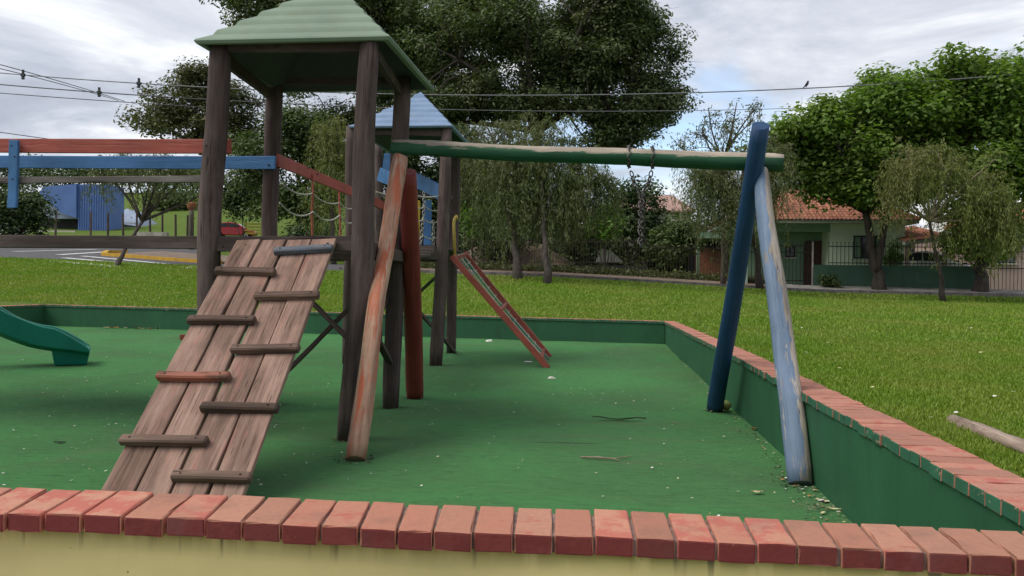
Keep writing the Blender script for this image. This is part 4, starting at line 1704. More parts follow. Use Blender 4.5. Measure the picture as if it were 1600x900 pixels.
def tree(name, label, base, fork, ells, leafm, barkm='bark', tr=.2, nlimb=6, per=260, cr=.9, ls=.24, lw=.13, flat=.55, weep=0, seed=1,
         cat='tree', group=None, shell=.45, extra_trunks=(), wlen=1.6, limb_r=None, twig=None, bough=0):
    """tapered trunk, limbs to every clump of leaves, and a crown of many single leaves"""
    R = np.random.default_rng(seed)
    root = thing(name, base, label, cat, group)
    base, fork = np.asarray(base, float), np.asarray(fork, float)
    tb = MB()
    n = 9
    tp = [base + (fork - base) * (i / n) + R.normal(0, tr * .25, 3) * [1, 1, 0] * (0 < i < n) for i in range(n + 1)]
    tp[0] = base - [0, 0, .3]
    tb.tube(tp, [tr * (1.45 if i == 0 else 1.15 if i == 1 else 1 - .45 * i / n) for i in range(n + 1)], 10)
    for (bb, ff, rr) in extra_trunks:
        pp = branch_pts(bb, ff, R, .06, 0, 7)
        tb.tube(pp, [rr * (1.2 - .6 * i / 7) for i in range(8)], 8)
    tb.build('trunk', M[barkm], root, smooth=True)
    # clumps
    cs, outs = [], []
    for (c, r, k) in ells:
        if bough:
            nb_ = max(2, int(round(k / bough)))
            db = unit(R.normal(0, 1, (nb_, 3)))
            qb = db * R.random((nb_, 1)) ** shell
            pick = R.integers(0, nb_, k)
            sub = R.normal(0, 1, (k, 3)) * np.array([1, 1, .5 * flat + .25]) * .33
            cs.append(np.asarray(c) + (qb[pick] * np.asarray(r)) + sub * np.mean(r) * R.uniform(.6, 1.4, (nb_, 1))[pick])
            outs.append(db[pick])
            continue
        d = unit(R.normal(0, 1, (k, 3)))
        rad = R.random((k, 1)) ** shell
        q = d * rad
        cs.append(np.asarray(c) + q * np.asarray(r))
        outs.append(d)
    cs, outs = np.concatenate(cs), np.concatenate(outs)
    # limbs: far-apart clumps first
    idx = [int(np.argmax(cs[:, 2]))]
    while len(idx) < min(nlimb, len(cs)):
        dd = np.min(np.stack([np.linalg.norm(cs - cs[i], axis=1) for i in idx]), 0)
        idx.append(int(np.argmax(dd)))
    bb_ = MB()
    nodes = []
    lr = limb_r or tr * .42
    for i in idx:
        pp = branch_pts(fork, cs[i], R, .12, .06, 7)
        bb_.tube(pp, [lr * (1 - .8 * k / 7) + .012 for k in range(8)], 6)
        nodes += [(p_, lr * (1 - .8 * k / 7)) for k, p_ in enumerate(pp[1:-1])]
    np_ = np.array([q[0] for q in nodes])
    for i in range(len(cs)):
        if i in idx:
            continue
        dd = np.linalg.norm(np_ - cs[i], axis=1) + np.linalg.norm(np_ - fork, axis=1) * .25
        j = int(np.argmin(dd))
        pp = branch_pts(np_[j], cs[i], R, .15, .05, 4)
        r0 = max(.015, nodes[j][1] * .45)
        bb_.tube(pp, [r0 * (1 - .75 * k / 4) + .006 for k in range(5)], 5, cap=False)
        if not weep:
            for _ in range(2):
                e = cs[i] + R.normal(0, cr * .7, 3)
                bb_.tube([cs[i] + (pp[3] - cs[i]) * .5, e], [r0 * .3 + .004, .004], 4, cap=False)
    bb_.build('branches', M[twig or barkm], root, smooth=True)
    if not weep:
        k = per
        loc = np.repeat(cs, k, 0)
        off = R.normal(0, 1, (len(loc), 3))
        rr = np.linalg.norm(off, axis=1, keepdims=True)
        off = off / rr * np.minimum(rr, 1.9)
        szc = np.repeat(R.uniform(.65, 1.25, len(cs)), k)[:, None]
        loc = loc + off * np.array([cr, cr, cr * flat]) * .62 * szc
        nrm_ = unit(np.array([0, 0, .9]) + unit(off) * .6 + R.normal(0, .45, off.shape))
        ax = unit(np.cross(nrm_, R.normal(0, 1, off.shape)))
        sd_ = np.cross(nrm_, ax)
        ln = ls * R.uniform(.6, 1.35, len(loc))
        quads('crown', loc, ax, sd_, ln, lw * R.uniform(.7, 1.25, len(loc)), M[leafm], root)
    else:
        # strands that arch out of each clump and hang
        C_, A_, S_, Ln = [], [], [], []
        for ci in range(len(cs)):
            for s_ in range(weep):
                th = R.uniform(0, 2 * math.pi)
                hor = np.array([math.cos(th), math.sin(th), 0])
                L_ = wlen * R.uniform(.25, 1.35)
                m_ = max(6, int(per * L_ / wlen))
                t = np.sort(R.random(m_))
                out_ = cr * R.uniform(.3, 1.6)
                p0_ = cs[ci] + R.normal(0, cr * .25, 3)
                pos = p0_ + hor * (out_ * (1 - (1 - t) ** 2))[:, None] + np.array([0, 0, 1.0]) * ((.25 * L_ * np.sin(np.minimum(1, t * 1.6) * math.pi) * .5) - L_ * t ** 1.6)[:, None]
                pos += R.normal(0, .06, pos.shape)
                tang = unit(hor * (1 - t)[:, None] * .8 + np.array([0, 0, -1.0]) * (.25 + t)[:, None] + R.normal(0, .38, pos.shape))
                C_.append(pos)
                A_.append(tang)
                S_.append(unit(np.cross(tang, R.normal(0, 1, pos.shape))))
                Ln.append(ls * R.uniform(.6, 1.3, m_))
        C_, A_, S_, Ln = map(np.concatenate, (C_, A_, S_, Ln))
        quads('crown', C_, A_, S_, Ln, lw * R.uniform(.7, 1.3, len(C_)), M[leafm], root)
    return root


def P(px, py, Y):
    return np.array(at(px, py, Y))


def E_(px, py, Y, rx, ry, k, depth=.8):
    """ellipsoid of clumps: centre and half sizes given as they measure in the view at that distance"""
    s_ = Y / F
    return (P(px, py, Y), (rx * s_, max(rx, ry) * s_ * depth, ry * s_), k)


def tb_(px, Y):
    return onT(px, Y)


# the great dark trees behind
tree('broad_tree', 'huge dark spreading tree behind the fence, right of the towers', tb_(846, 52), P(842, 205, 52),
     [E_(880, 40, 52, 120, 70, 100), E_(955, 115, 52, 88, 70, 76), E_(800, 95, 52, 110, 70, 74), E_(985, 205, 52, 56, 36, 34), E_(720, 150, 52, 90, 50, 44), E_(860, 165, 52, 110, 40, 36),
      E_(760, 20, 52, 90, 50, 44), E_(1010, 150, 52, 38, 55, 30), E_(970, 40, 52, 45, 40, 26)],
     'leaf_dark', tr=.5, nlimb=11, per=330, cr=1.2, ls=.27, lw=.125, flat=.5, bough=4, shell=.4, seed=11, limb_r=.24)
tree('broad_tree', 'tall dark tree rising behind the green roofed tower', tb_(560, 56), P(600, 150, 56),
     [E_(560, 10, 56, 150, 50, 80), E_(430, 5, 56, 85, 32, 22), E_(660, 60, 56, 95, 75, 70), E_(520, 110, 56, 120, 60, 40), E_(600, 170, 56, 110, 50, 34), E_(690, 190, 56, 60, 50, 18)],
     'leaf_dark', tr=.45, nlimb=9, per=340, cr=1.35, ls=.29, lw=.135, flat=.5, bough=4, shell=.4, seed=12, limb_r=.22)
tree('olive_tree', 'loose olive green tree seen left of the green roofed tower', tb_(330, 60), P(318, 240, 60),
     [E_(290, 135, 60, 60, 45, 28), E_(250, 190, 60, 62, 32, 26), E_(340, 160, 60, 60, 60, 26), E_(390, 200, 60, 60, 60, 26), E_(300, 215, 60, 90, 22, 16)],
     'leaf_olive', tr=.3, nlimb=8, per=170, cr=1.2, ls=.32, lw=.17, flat=.5, bough=3, seed=13, limb_r=.15)
tree('bushy_tree', 'leafy green tree in the gap between the tower posts', tb_(470, 46), P(470, 290, 46),
     [E_(470, 210, 46, 60, 50, 30), E_(400, 250, 46, 40, 50, 18), E_(500, 270, 46, 50, 60, 26), E_(590, 250, 46, 60, 70, 28), E_(450, 320, 46, 60, 30, 16)],
     'leaf_mid', tr=.2, nlimb=7, per=230, cr=1.0, ls=.26, lw=.14, flat=.7, seed=14)
tree('bushy_tree', 'dark tree filling the gap behind the blue roofed tower', tb_(690, 47), P(690, 290, 47),
     [E_(690, 250, 47, 70, 60, 30), E_(760, 280, 47, 60, 60, 24), E_(640, 300, 47, 60, 60, 22), E_(720, 340, 47, 80, 40, 20)],
     'leaf_shrub', tr=.2, nlimb=7, per=230, cr=1.0, ls=.26, lw=.14, flat=.7, seed=15)
# weeping trees in a row along the kerb
WG = 'weeping trees along the street'
tree('weeping_tree', 'weeping tree hanging over the fence behind the swing crossbeam', TG(855, 445), P(845, 255, 34),
     [E_(850, 215, 34, 60, 45, 20), E_(800, 255, 34, 60, 40, 24), E_(900, 265, 34, 55, 40, 24), E_(850, 300, 34, 90, 40, 34), E_(940, 300, 34, 30, 30, 8)],
     'leaf_weep', 'bark', tr=.14, nlimb=8, per=55, cr=.55, ls=.20, lw=.032, weep=10, seed=21, wlen=1.9, group=WG)
tree('weeping_tree', 'weeping tree whose dark stem stands before the fence left of the swing chains', TG(811, 437), P(790, 290, 35.5),
     [E_(770, 215, 36, 45, 35, 14), E_(760, 280, 36, 40, 50, 18), E_(730, 240, 36, 30, 40, 10)],
     'leaf_weep', 'bark', tr=.17, nlimb=6, per=50, cr=.55, ls=.20, lw=.032, weep=9, seed=22, wlen=1.9, group=WG)
tree('weeping_tree', 'thin topped weeping tree behind the blue swing legs', TG(1190, 452), P(1160, 250, 34),
     [E_(1110, 265, 34, 60, 40, 30), E_(1200, 255, 34, 45, 50, 26), E_(1150, 300, 34, 80, 40, 26)],
     'leaf_weep', 'bark', tr=.13, nlimb=9, per=52, cr=.5, ls=.19, lw=.03, weep=9, seed=23, wlen=1.9, twig='bark_pale', group=WG)
tree('bare_tree', 'wispy thin crowned tree reaching above the crossbeam left of the blue legs', tb_(1130, 37), P(1130, 250, 37),
     [E_(1140, 185, 37, 55, 40, 30), E_(1090, 215, 37, 35, 30, 14)],
     'leaf_weep', 'bark', tr=.1, nlimb=10, per=16, cr=.5, ls=.18, lw=.05, weep=3, seed=24, wlen=.9)
tree('weeping_tree', 'pale olive weeping tree with bare twigs at the far right', TG(1476, 472), P(1452, 345, 32.5),
     [E_(1440, 260, 32.5, 55, 45, 26), E_(1400, 290, 32.5, 28, 40, 9), E_(1520, 280, 32.5, 60, 45, 28), E_(1560, 330, 32.5, 40, 40, 20), E_(1500, 330, 32.5, 45, 25, 10)],
     'leaf_weep_pale', 'bark', tr=.10, nlimb=11, per=46, cr=.5, ls=.18, lw=.03, weep=8, seed=25, wlen=1.5, twig='twig', group=WG, limb_r=.05)
tree('weeping_tree', 'weeping tree showing through between the tower posts', tb_(520, 40), P(515, 240, 40),
     [E_(515, 215, 40, 35, 40, 16), E_(535, 260, 40, 30, 50, 14), E_(500, 300, 40, 30, 30, 8)],
     'leaf_weep_pale', 'bark', tr=.13, nlimb=6, per=50, cr=.5, ls=.20, lw=.035, weep=10, seed=26, wlen=2.2, group=WG)
tree('weeping_tree', 'small leaning weeping tree beside the road at the left', TG(181, 417), P(222, 345, 34),
     [E_(150, 265, 34, 45, 20, 10), E_(215, 255, 34, 50, 22, 14), E_(285, 265, 34, 50, 22, 14), E_(330, 285, 34, 25, 20, 4)],
     'leaf_weep', 'bark', tr=.10, nlimb=8, per=36, cr=.55, ls=.18, lw=.035, weep=7, seed=27, wlen=1.3, group=WG, limb_r=.06,
     extra_trunks=[(P(205, 372, 34), P(262, 290, 34), .055)])
# the two leafy street trees at the right
tree('street_tree', 'bright leafy tree on the pavement in front of the green house', tb_(1378, 36.7), P(1352, 330, 36.7),
     [E_(1330, 190, 37, 88, 48, 62), E_(1265, 232, 37, 46, 56, 46), E_(1405, 215, 37, 55, 68, 50), E_(1330, 255, 37, 85, 48, 50), E_(1395, 148, 37, 52, 26, 26), E_(1262, 275, 37, 45, 22, 12)],
     'leaf_bright', tr=.26, nlimb=9, per=250, cr=.78, ls=.23, lw=.15, flat=.8, bough=5, shell=.3, seed=31, limb_r=.14, group='leafy street trees',
     extra_trunks=[(P(1370, 425, 36.7), P(1388, 330, 36.7), .16)])
tree('street_tree', 'bright leafy tree on the pavement cut off by the right edge', tb_(1530, 36.9), P(1535, 340, 36.9),
     [E_(1570, 150, 37, 75, 62, 66), E_(1500, 200, 37, 55, 65, 48), E_(1640, 150, 37, 80, 90, 54), E_(1570, 275, 37, 90, 55, 56), E_(1500, 125, 37, 48, 28, 20), E_(1545, 340, 37, 60, 40, 26), E_(1452, 165, 37, 40, 40, 22), E_(1460, 240, 37, 40, 50, 22)],
     'leaf_bright', tr=.28, nlimb=9, per=250, cr=.78, ls=.23, lw=.15, flat=.8, bough=5, shell=.3, seed=32, limb_r=.14, group='leafy street trees')


def shrub(name, label, px, py, Y, rx, ry, k, leafm, per=160, cr=.5, ls=.18, lw=.1, seed=1, cat='shrub', group=None):
    b = onT(px, Y)
    return tree(name, label, b, b + [0, 0, .35], [E_(px, py, Y, rx, ry, k)], leafm, tr=.05, nlimb=4, per=per, cr=cr, ls=ls, lw=lw, flat=.9, seed=seed, cat=cat, group=group)


shrub('bush', 'dark round bush at the left edge under the blue rail', 18, 325, 48, 55, 42, 30, 'leaf_shrub', 230, 1.0, .26, .15, 41)
shrub('bush', 'dark bush behind the tower post beside the red car', 380, 305, 60, 40, 38, 26, 'leaf_shrub', 200, 1.1, .28, .15, 42)
shrub('bush', 'lime green shrub right of the blue roofed tower', 738, 345, 42, 18, 26, 9, 'leaf_lime', 120, .5, .24, .11, 43)
shrub('bush', 'bright green leafy plant behind the fence left of the chains', 945, 350, 42, 26, 26, 14, 'leaf_lime', 130, .5, .32, .1, 44)
shrub('bush', 'dark shrub behind the fence in the middle', 985, 320, 46, 45, 60, 30, 'leaf_shrub', 200, .8, .24, .13, 45)
shrub('bush', 'green shrub behind the fence right of the chains', 1060, 375, 41, 40, 36, 26, 'leaf_mid', 180, .6, .2, .1, 46)
shrub('bush', 'tall shrub behind the fence between the weeping trees', 900, 355, 44, 50, 45, 26, 'leaf_shrub', 180, .8, .22, .12, 47)
shrub('bush', 'shrub behind the fence at its left end', 610, 375, 42, 60, 38, 26, 'leaf_shrub', 160, .7, .22, .12, 48)
shrub('bush', 'shrub behind the fence below the lime green one', 780, 375, 43, 55, 34, 24, 'leaf_shrub', 160, .7, .22, .12, 49)
shrub('bush', 'low plant against the green garden wall beside the gate', 1295, 440, 37.2, 14, 14, 8, 'leaf_mid', 110, .25, .14, .07, 50)
shrub('bush', 'garden shrub behind the railing at the right corner of the house', 1398, 400, 38.9, 12, 22, 8, 'leaf_bright', 110, .3, .14, .08, 51)
shrub('bush', 'bush seen under the platform behind the tower', 480, 375, 44, 60, 30, 22, 'leaf_shrub', 150, .8, .22, .12, 52)
for k, (px, py, Y, rx, ry, lm) in enumerate(((20, 270, 150, 70, 22, 'leaf_mid'), (110, 272, 160, 70, 20, 'leaf_shrub'), (215, 275, 165, 60, 20, 'leaf_olive'), (300, 280, 150, 45, 28, 'leaf_mid'),
                                             (262, 318, 110, 22, 14, 'leaf_mid'))):
    b = np.array([at(px, 300, Y)[0], Y, H(at(px, 300, Y)[0], Y)])
    tree('distant_tree', ['distant tree on the hill at the left edge', 'distant dark tree on the hill above the blue building', 'distant olive tree on the hilltop above the small leaning tree',
                          'distant tree on the hill just left of the tower post', 'small round tree half way down the grassy hill'][k],
         b, P(px, py + ry, Y), [E_(px, py, Y, rx, ry, 26)], lm, tr=.35, nlimb=5, per=110, cr=2.6, ls=.7, lw=.4, flat=.6, seed=60 + k, group='trees on the far hill')
for k, (px, rx_, ry_, lm) in enumerate(((640, 70, 40, 'leaf_shrub'), (740, 70, 46, 'leaf_mid'), (830, 70, 44, 'leaf_shrub'), (920, 60, 46, 'leaf_shrub'), (1000, 60, 48, 'leaf_mid'), (1080, 60, 46, 'leaf_shrub'), (1160, 60, 46, 'leaf_shrub'))):
    shrub('hedge_shrub', ['leftmost', 'second', 'third', 'fourth', 'fifth', 'sixth', 'rightmost'][k] + ' from the left of the tall garden shrubs closing the view behind the fence', px, 388, 52, rx_, ry_, 34, lm, 170, 1.0, .3, .17, 80 + k, 'shrub', 'tall shrubs behind the fence')
# ground cover along the fence foot
pts = []
c_, a_, s_2, l_ = [], [], [], []
for _ in range(9000):
    x = RNG.uniform(-9, 8.2)
    y = RNG.uniform(38.0, 39.3)
    z = H(x, y) + abs(RNG.normal(0, .14))
    c_.append((x, y, z + .05))
a_ = unit(RNG.normal(0, 1, (9000, 3)) + [0, 0, .6])
s_2 = unit(np.cross(a_, RNG.normal(0, 1, (9000, 3))))
o = quads('ground_cover', np.array(c_), a_, s_2, RNG.uniform(.1, .22, 9000), RNG.uniform(.04, .09, 9000), M['leaf_olive'])
o['kind'] = 'stuff'

# ================================================================== FENCE IN THE MIDDLE
def bars(root, nm, x0, x1, y, zb, zt, step, r, mt, spike=True):
    """upright bars, every one an object that shares one mesh"""
    mb = MB()
    h_ = zt - zb
    if spike:
        mb.tube([(0, 0, 0), (0, 0, h_ - .07), (0, 0, h_ - .05), (0, 0, h_)], [r, r, r * 1.8, .002], 6)
    else:
        mb.tube([(0, 0, 0), (0, 0, h_)], [r, r], 6)
    me = mb.mesh(nm, M[mt])
    n = int((x1 - x0) / step)
    for k in range(n + 1):
        share(nm, me, (x0 + (x1 - x0) * k / max(1, n), y, zb), root)


FY = 40.0
xa, xb, xc = at(560, 420, FY)[0], at(1012, 420, FY)[0], at(1133, 420, FY)[0]
ff = thing('iron_fence', (xa, FY, H(xa, FY)), 'long dark iron fence on a low mossy wall behind the weeping trees', 'fence')
zt_ = at(860, 428, FY)[2]
mb = MB()
mb.box(((xa + xb) / 2, FY, at(860, 421, FY)[2] - .12), (xb - xa, .18, .70))
mb.build('base_wall', M['dark_wall'], ff)
zb_, ztop = at(860, 413, FY)[2], at(860, 372, FY)[2]
bars(ff, 'bar', xa, xb, FY, zb_, ztop, .135, .011, 'brown_iron')
for z in (zb_ + .12, ztop - .16):
    mb = MB()
    mb.box(((xa + xb) / 2, FY + .015, z), (xb - xa, .02, .035))
    mb.build('rail', M['brown_iron'], ff)
ff2 = thing('iron_fence', ((xb + xc) / 2, FY, H(xb, FY)), 'shorter iron fence standing straight on the ground before the brick wall', 'fence')
zb2, zt2 = at(1070, 444, FY)[2], at(1070, 381, FY)[2]
bars(ff2, 'bar', xb + .1, xc, FY, zb2, zt2, .14, .011, 'brown_iron')
for z in (zb2 + .12, zt2 - .2):
    mb = MB()
    mb.box(((xb + xc) / 2 + .05, FY + .015, z), (xc - xb, .02, .035))
    mb.build('rail', M['brown_iron'], ff2)
mb = MB()
mb.box((xc + .05, FY, (zb2 + zt2) / 2), (.12, .12, zt2 - zb2 + .2))
mb.build('post', M['brown_iron'], ff2)
# sloping brick wall behind
mb = MB()
q = [(at(1088, 450, 44)[0], at(1088, 450, 44)[2]), (at(1160, 450, 44)[0], at(1160, 450, 44)[2]), (at(1160, 400, 44)[0], at(1160, 400, 44)[2]), (at(1088, 384, 44)[0], at(1088, 384, 44)[2])]
mb.prism(q, 44, 44.2)
t = thing('brick_wall', onT(1120, 44), 'bare red brick wall with a sloping top behind the shorter fence', 'wall')
mb.build('wall_body', M['brick_wall'], t)
# grey pale shed panel leaning behind the fence
mb = MB()
q = [(930, 410), (975, 410), (955, 392), (938, 388)]
mb.prism([(at(a, b, 43)[0], at(a, b, 43)[2]) for a, b in q], 43, 43.12)
tag(mb.build('stone_slab', M['concrete']), 'pale grey slab lying behind the fence under the swing chains', 'slab')
# reddish soil mound behind the left part of the fence
mb = MB()
vs = []
fs = []
for j in range(9):
    for i in range(17):
        x = at(700, 400, 46)[0] + i * .5
        y = 43 + j * .6
        zb = H(x, y)
        vs.append((x, y, zb - .1 + 1.9 * math.sin(math.pi * i / 16) ** .8 * math.sin(math.pi * j / 8) + RNG.normal(0, .06)))
for j in range(8):
    for i in range(16):
        fs.append((j * 17 + i, j * 17 + i + 1, (j + 1) * 17 + i + 1, (j + 1) * 17 + i))
mb.add(vs, fs)
mb.build('dirt_mound', M['dirt'], smooth=True)['kind'] = 'structure'
# far pinkish roof
t = thing('far_house', onT(1015, 75), 'distant house with a faded pink roof peeping between the weeping trees', 'house')
mb = MB()
r0 = at(1008, 328, 75), at(1045, 328, 75)
hx0, hx1, hz = r0[0][0] - 3, r0[1][0] + 2, r0[0][2]
mb.box(((hx0 + hx1) / 2, 78, hz - 2.2), (hx1 - hx0, 6, 4.4))
mb.build('wall', M['cream_wall'], t)
mb = MB()
mb.add([(hx0 - .4, 74.6, hz - .05), (hx1 + .4, 74.6, hz - .05), (hx1 - 1.5, 78, hz + 1.7), (hx0 + 1.5, 78, hz + 1.7), (hx0 - .4, 81.4, hz - .05), (hx1 + .4, 81.4, hz - .05),
        (hx0 - .4, 74.6, hz - .2), (hx1 + .4, 74.6, hz - .2), (hx0 - .4, 81.4, hz - .2), (hx1 + .4, 81.4, hz - .2)],
       [(0, 1, 2, 3), (5, 4, 3, 2), (1, 5, 2), (4, 0, 3), (6, 7, 1, 0), (7, 9, 5, 1), (9, 8, 4, 5), (8, 6, 0, 4), (6, 8, 9, 7)])
mb.build('roof', M['far_roof'], t)


# ================================================================== THE GREEN HOUSE
def tile_roof(root, quad, nrow, ncol, hgt=.06, name='roof_tile'):
    """rows of curved clay tiles laid on a sloping quad (eave left, eave right, ridge right, ridge left)"""
    e0, e1, r1, r0 = [Vector(q) for q in quad]
    nrm_ = (e1 - e0).cross(r0 - e0).normalized()
    if nrm_.z < 0:
        nrm_ = -nrm_
    wid = (e1 - e0).length
    mb = MB()
    for j in range(nrow):
        t0, t1 = j / nrow, (j + 1.25) / nrow
        t1 = min(t1, 1.02)
        la, ra = e0.lerp(r0, t0), e1.lerp(r1, t0)
        lb, rb_ = e0.lerp(r0, t1), e1.lerp(r1, t1)
        full = wid
        for i in range(ncol):
            # columns run straight up the slope; cut off by the hips
            x = (i + .5) / ncol
            s0 = (e0 + (e1 - e0) * x)
            u0 = (s0 - la).dot((e1 - e0).normalized()) / max(1e-6, (ra - la).length)
            if u0 < 0 or u0 > 1:
                continue
            pa = la.lerp(ra, u0)
            up_ = ((lb + rb_) / 2 - (la + ra) / 2)
            up_ -= (e1 - e0).normalized() * up_.dot((e1 - e0).normalized())
            pb = pa + up_
            hw = wid / ncol * .5
            ex = (e1 - e0).normalized()
            lift = nrm_ * (.018 + random.uniform(-.006, .006))
            prof = [(-1, 0), (-.6, .75), (0, 1), (.6, .75), (1, 0)]
            vs = [pa + ex * hw * a + nrm_ * hgt * b + lift for a, b in prof] + [pb + ex * hw * a * .85 + nrm_ * hgt * b for a, b in prof]
            vs += [pa + ex * hw * a * .8 + nrm_ * (hgt * b - .016) + lift for a, b in prof]
            mb.add(vs, [(k, k + 1, k + 6, k + 5) for k in range(4)] + [(k, k + 10, k + 11, k + 1) for k in range(4)])
    o = mb.build(name, M['tile'], root, smooth=False)
    o['kind'] = 'stuff'
    return o


HY = 41.5
def hx(px, Y=HY):
    return at(px, 400, Y)[0]


def hz(py, px=1330, Y=HY):
    return at(px, py, Y)[2]


hs = thing('green_house', (hx(1320), HY + 3, hz(452)), 'single storey light green house with a clay tile roof behind the railing', 'house')
x0, x1, xp = hx(1150), hx(1414), hx(1296)
zf, ze = hz(447), hz(346)
mb = MB()                                                        # projecting front room
mb.box(((xp + x1) / 2, HY + 3.5, (zf + ze) / 2), (x1 - xp, 7, ze - zf))
mb.build('front_wall', M['house_green'], hs)
mb = MB()                                                        # recessed porch wall
mb.box(((x0 + xp) / 2, HY + 4.2, (zf + ze) / 2 - .003), (xp - x0 - .004, 5.4, ze - zf - .006))
mb.build('porch_wall', M['house_green_dark'], hs)
mb = MB()
mb.box(((x0 + xp) / 2 + .3, HY + .02, ze - .28), (xp - x0 - .6, .18, .5))
mb.build('porch_beam', M['house_green_dark'], hs)
mb = MB()
mb.box((hx(1204), HY + .02, (zf + ze) / 2 - .25), (.22, .2, ze - zf - .52))
mb.build('porch_column', M['house_green_dark'], hs)
mb = MB()
mb.box(((x0 + xp) / 2, HY + .75, zf - .1), (xp - x0, 1.5, .25))
mb.build('porch_floor', M['concrete'], hs)
d0, d1 = hx(1258, HY + 1.5), hx(1284, HY + 1.5)
mb = MB()
mb.box(((d0 + d1) / 2, HY + 1.47, zf + 1.08), (d1 - d0, .06, 2.16))
dr = mb.build('door', M['door'], hs, bevel=.01)
mb = MB()
for dx in (-1, 1):
    mb.box(((d0 + d1) / 2 + dx * ((d1 - d0) / 2 + .04), HY + 1.47, zf + 1.12), (.08, .1, 2.24))
mb.box(((d0 + d1) / 2, HY + 1.47, zf + 2.24), (d1 - d0 + .002, .1, .14))
mb.build('door_frame', M['door'], dr)
for k, (sx, sz) in enumerate(((-.21, 1.55), (.21, 1.55), (-.21, .6), (.21, .6))):
    mb = MB()
    mb.box(((d0 + d1) / 2 + sx, HY + 1.43, zf + sz), (.3, .03, .75))
    mb.build('door_panel', M['door'], dr, bevel=.01)
mb = MB()
mb.tube([(d1 - .1, HY + 1.42, zf + 1.0), (d1 - .1, HY + 1.37, zf + 1.0), (d1 - .22, HY + 1.37, zf + 1.0)], .015, 6)
mb.build('handle', M['rim'], dr)


def window(root, xa_, xb_, za, zb, y, frame='dark_metal', leaves=4, shutters=None):
    mb = MB()
    t_ = .06
    for a, b, c, d in ((xa_, xb_, zb, t_), (xa_, xb_, za, t_)):
        mb.box(((a + b) / 2, y - .02, c), (b - a + t_, .09, d))
    for x in np.linspace(xa_, xb_, leaves + 1):
        mb.box((x, y - .02, (za + zb) / 2), (t_ * .8, .085, zb - za - t_))
    w_ = mb.build('window', M[frame], root)
    for k in range(leaves):
        a, b = xa_ + (xb_ - xa_) * k / leaves, xa_ + (xb_ - xa_) * (k + 1) / leaves
        mb = MB()
        mb.box(((a + b) / 2, y - .012, (za + zb) / 2), (b - a - t_ * .8, .02, zb - za - t_))
        mb.build('pane', M[shutters] if shutters and k in (0, leaves - 1) else M['glass'], w_)
    mb = MB()
    mb.box(((xa_ + xb_) / 2, y - .08, za - .08), (xb_ - xa_ + .25, .18, .06))
    mb.build('sill', M['white_trim'], w_)
    return w_


window(hs, hx(1334), hx(1378), hz(403), hz(369), HY, shutters='house_green_dark')
window(hs, hx(1228, HY + 1.5), hx(1241, HY + 1.5), hz(400), hz(385), HY + 1.5, leaves=2)
ex0, ex1, ey0, ey1 = x0 - .5, x1 + .45, HY - .55, HY + 7.6
zr = ze + 1.95
rx0, rx1, ry = ex0 + 3.4, hx(1335) + .3, HY + 3.5
mb = MB()
mb.add([(ex0, ey0, ze), (ex1, ey0, ze), (ex1, ey1, ze), (ex0, ey1, ze), (rx0, ry, zr), (rx1, ry, zr),
        (ex0, ey0, ze - .12), (ex1, ey0, ze - .12), (ex1, ey1, ze - .12), (ex0, ey1, ze - .12)],
       [(0, 1, 5, 4), (1, 2, 5), (2, 3, 4, 5), (3, 0, 4), (6, 7, 1, 0), (7, 8, 2, 1), (8, 9, 3, 2), (9, 6, 0, 3), (6, 9, 8, 7)])
rf = mb.build('roof', M['white_trim'], hs)
tile_roof(rf, [(ex0, ey0 - .06, ze + .02), (ex1, ey0 - .06, ze + .02), (rx1, ry, zr + .02), (rx0, ry, zr + .02)], 13, 46)
tile_roof(rf, [(ex1 + .06, ey0, ze + .02), (ex1 + .06, ey1, ze + .02), (rx1, ry + .01, zr + .02), (rx1, ry - .01, zr + .02)], 13, 32)
tile_roof(rf, [(ex0 - .06, ey1, ze + .02), (ex0 - .06, ey0, ze + .02), (rx0, ry - .01, zr + .02), (rx0, ry + .01, zr + .02)], 13, 32)
mb = MB()
for a, b in (((ex1, ey0, ze + .08), (rx1, ry, zr + .1)), ((rx0, ry, zr + .1), (rx1, ry, zr + .1)), ((ex0, ey0, ze + .08), (rx0, ry, zr + .1))):
    mb.tube([a, b], .11, 8)
mb.build('ridge_tiles', M['tile'], rf)

# ---- its garden wall with railing, and the gate
WY = 37.95
wx0, wx1 = at(1271, 440, WY)[0], at(1538, 440, WY)[0]
gz = at(1400, 459, WY)[2] - .1
gt = at(1400, 415, WY)[2]
gw = thing('garden_wall', ((wx0 + wx1) / 2, WY, gz), 'dark green garden wall topped with an iron railing in front of the green house', 'wall')
mb = MB()
mb.box(((wx0 + wx1) / 2, WY, (gz + gt) / 2), (wx1 - wx0, .18, gt - gz))
mb.build('wall_body', M['fence_green'], gw)
rl0 = at(1295, 400, WY)[0]
zr0, zr1 = gt + .0, at(1400, 378, WY)[2]
bars(gw, 'railing_bar', rl0, wx1 - .05, WY, zr0, zr1, .172, .014, 'dark_metal')
for z in (zr0 + .10, zr1 - .22):
    mb = MB()
    mb.box(((rl0 + wx1) / 2, WY + .02, z), (wx1 - rl0, .02, .04))
    mb.build('rail', M['dark_metal'], gw)
gx0, gx1 = at(1168, 440, WY)[0], at(1268, 440, WY)[0]
gzb, gzt = at(1215, 449, WY)[2], at(1215, 377, WY)[2]
gg = thing('iron_gate', ((gx0 + gx1) / 2, WY, gzb), 'double iron gate between the pale green pillar and the garden wall', 'gate')
bars(gg, 'gate_bar', gx0, gx1, WY, gzb + .03, gzt, .165, .013, 'dark_metal')
for z in (gzb + .12, gzb + .32, gzt - .5, gzt - .2):
    mb = MB()
    mb.box(((gx0 + gx1) / 2, WY + .02, z), (gx1 - gx0, .025, .045))
    mb.build('rail', M['dark_metal'], gg)
mb = MB()
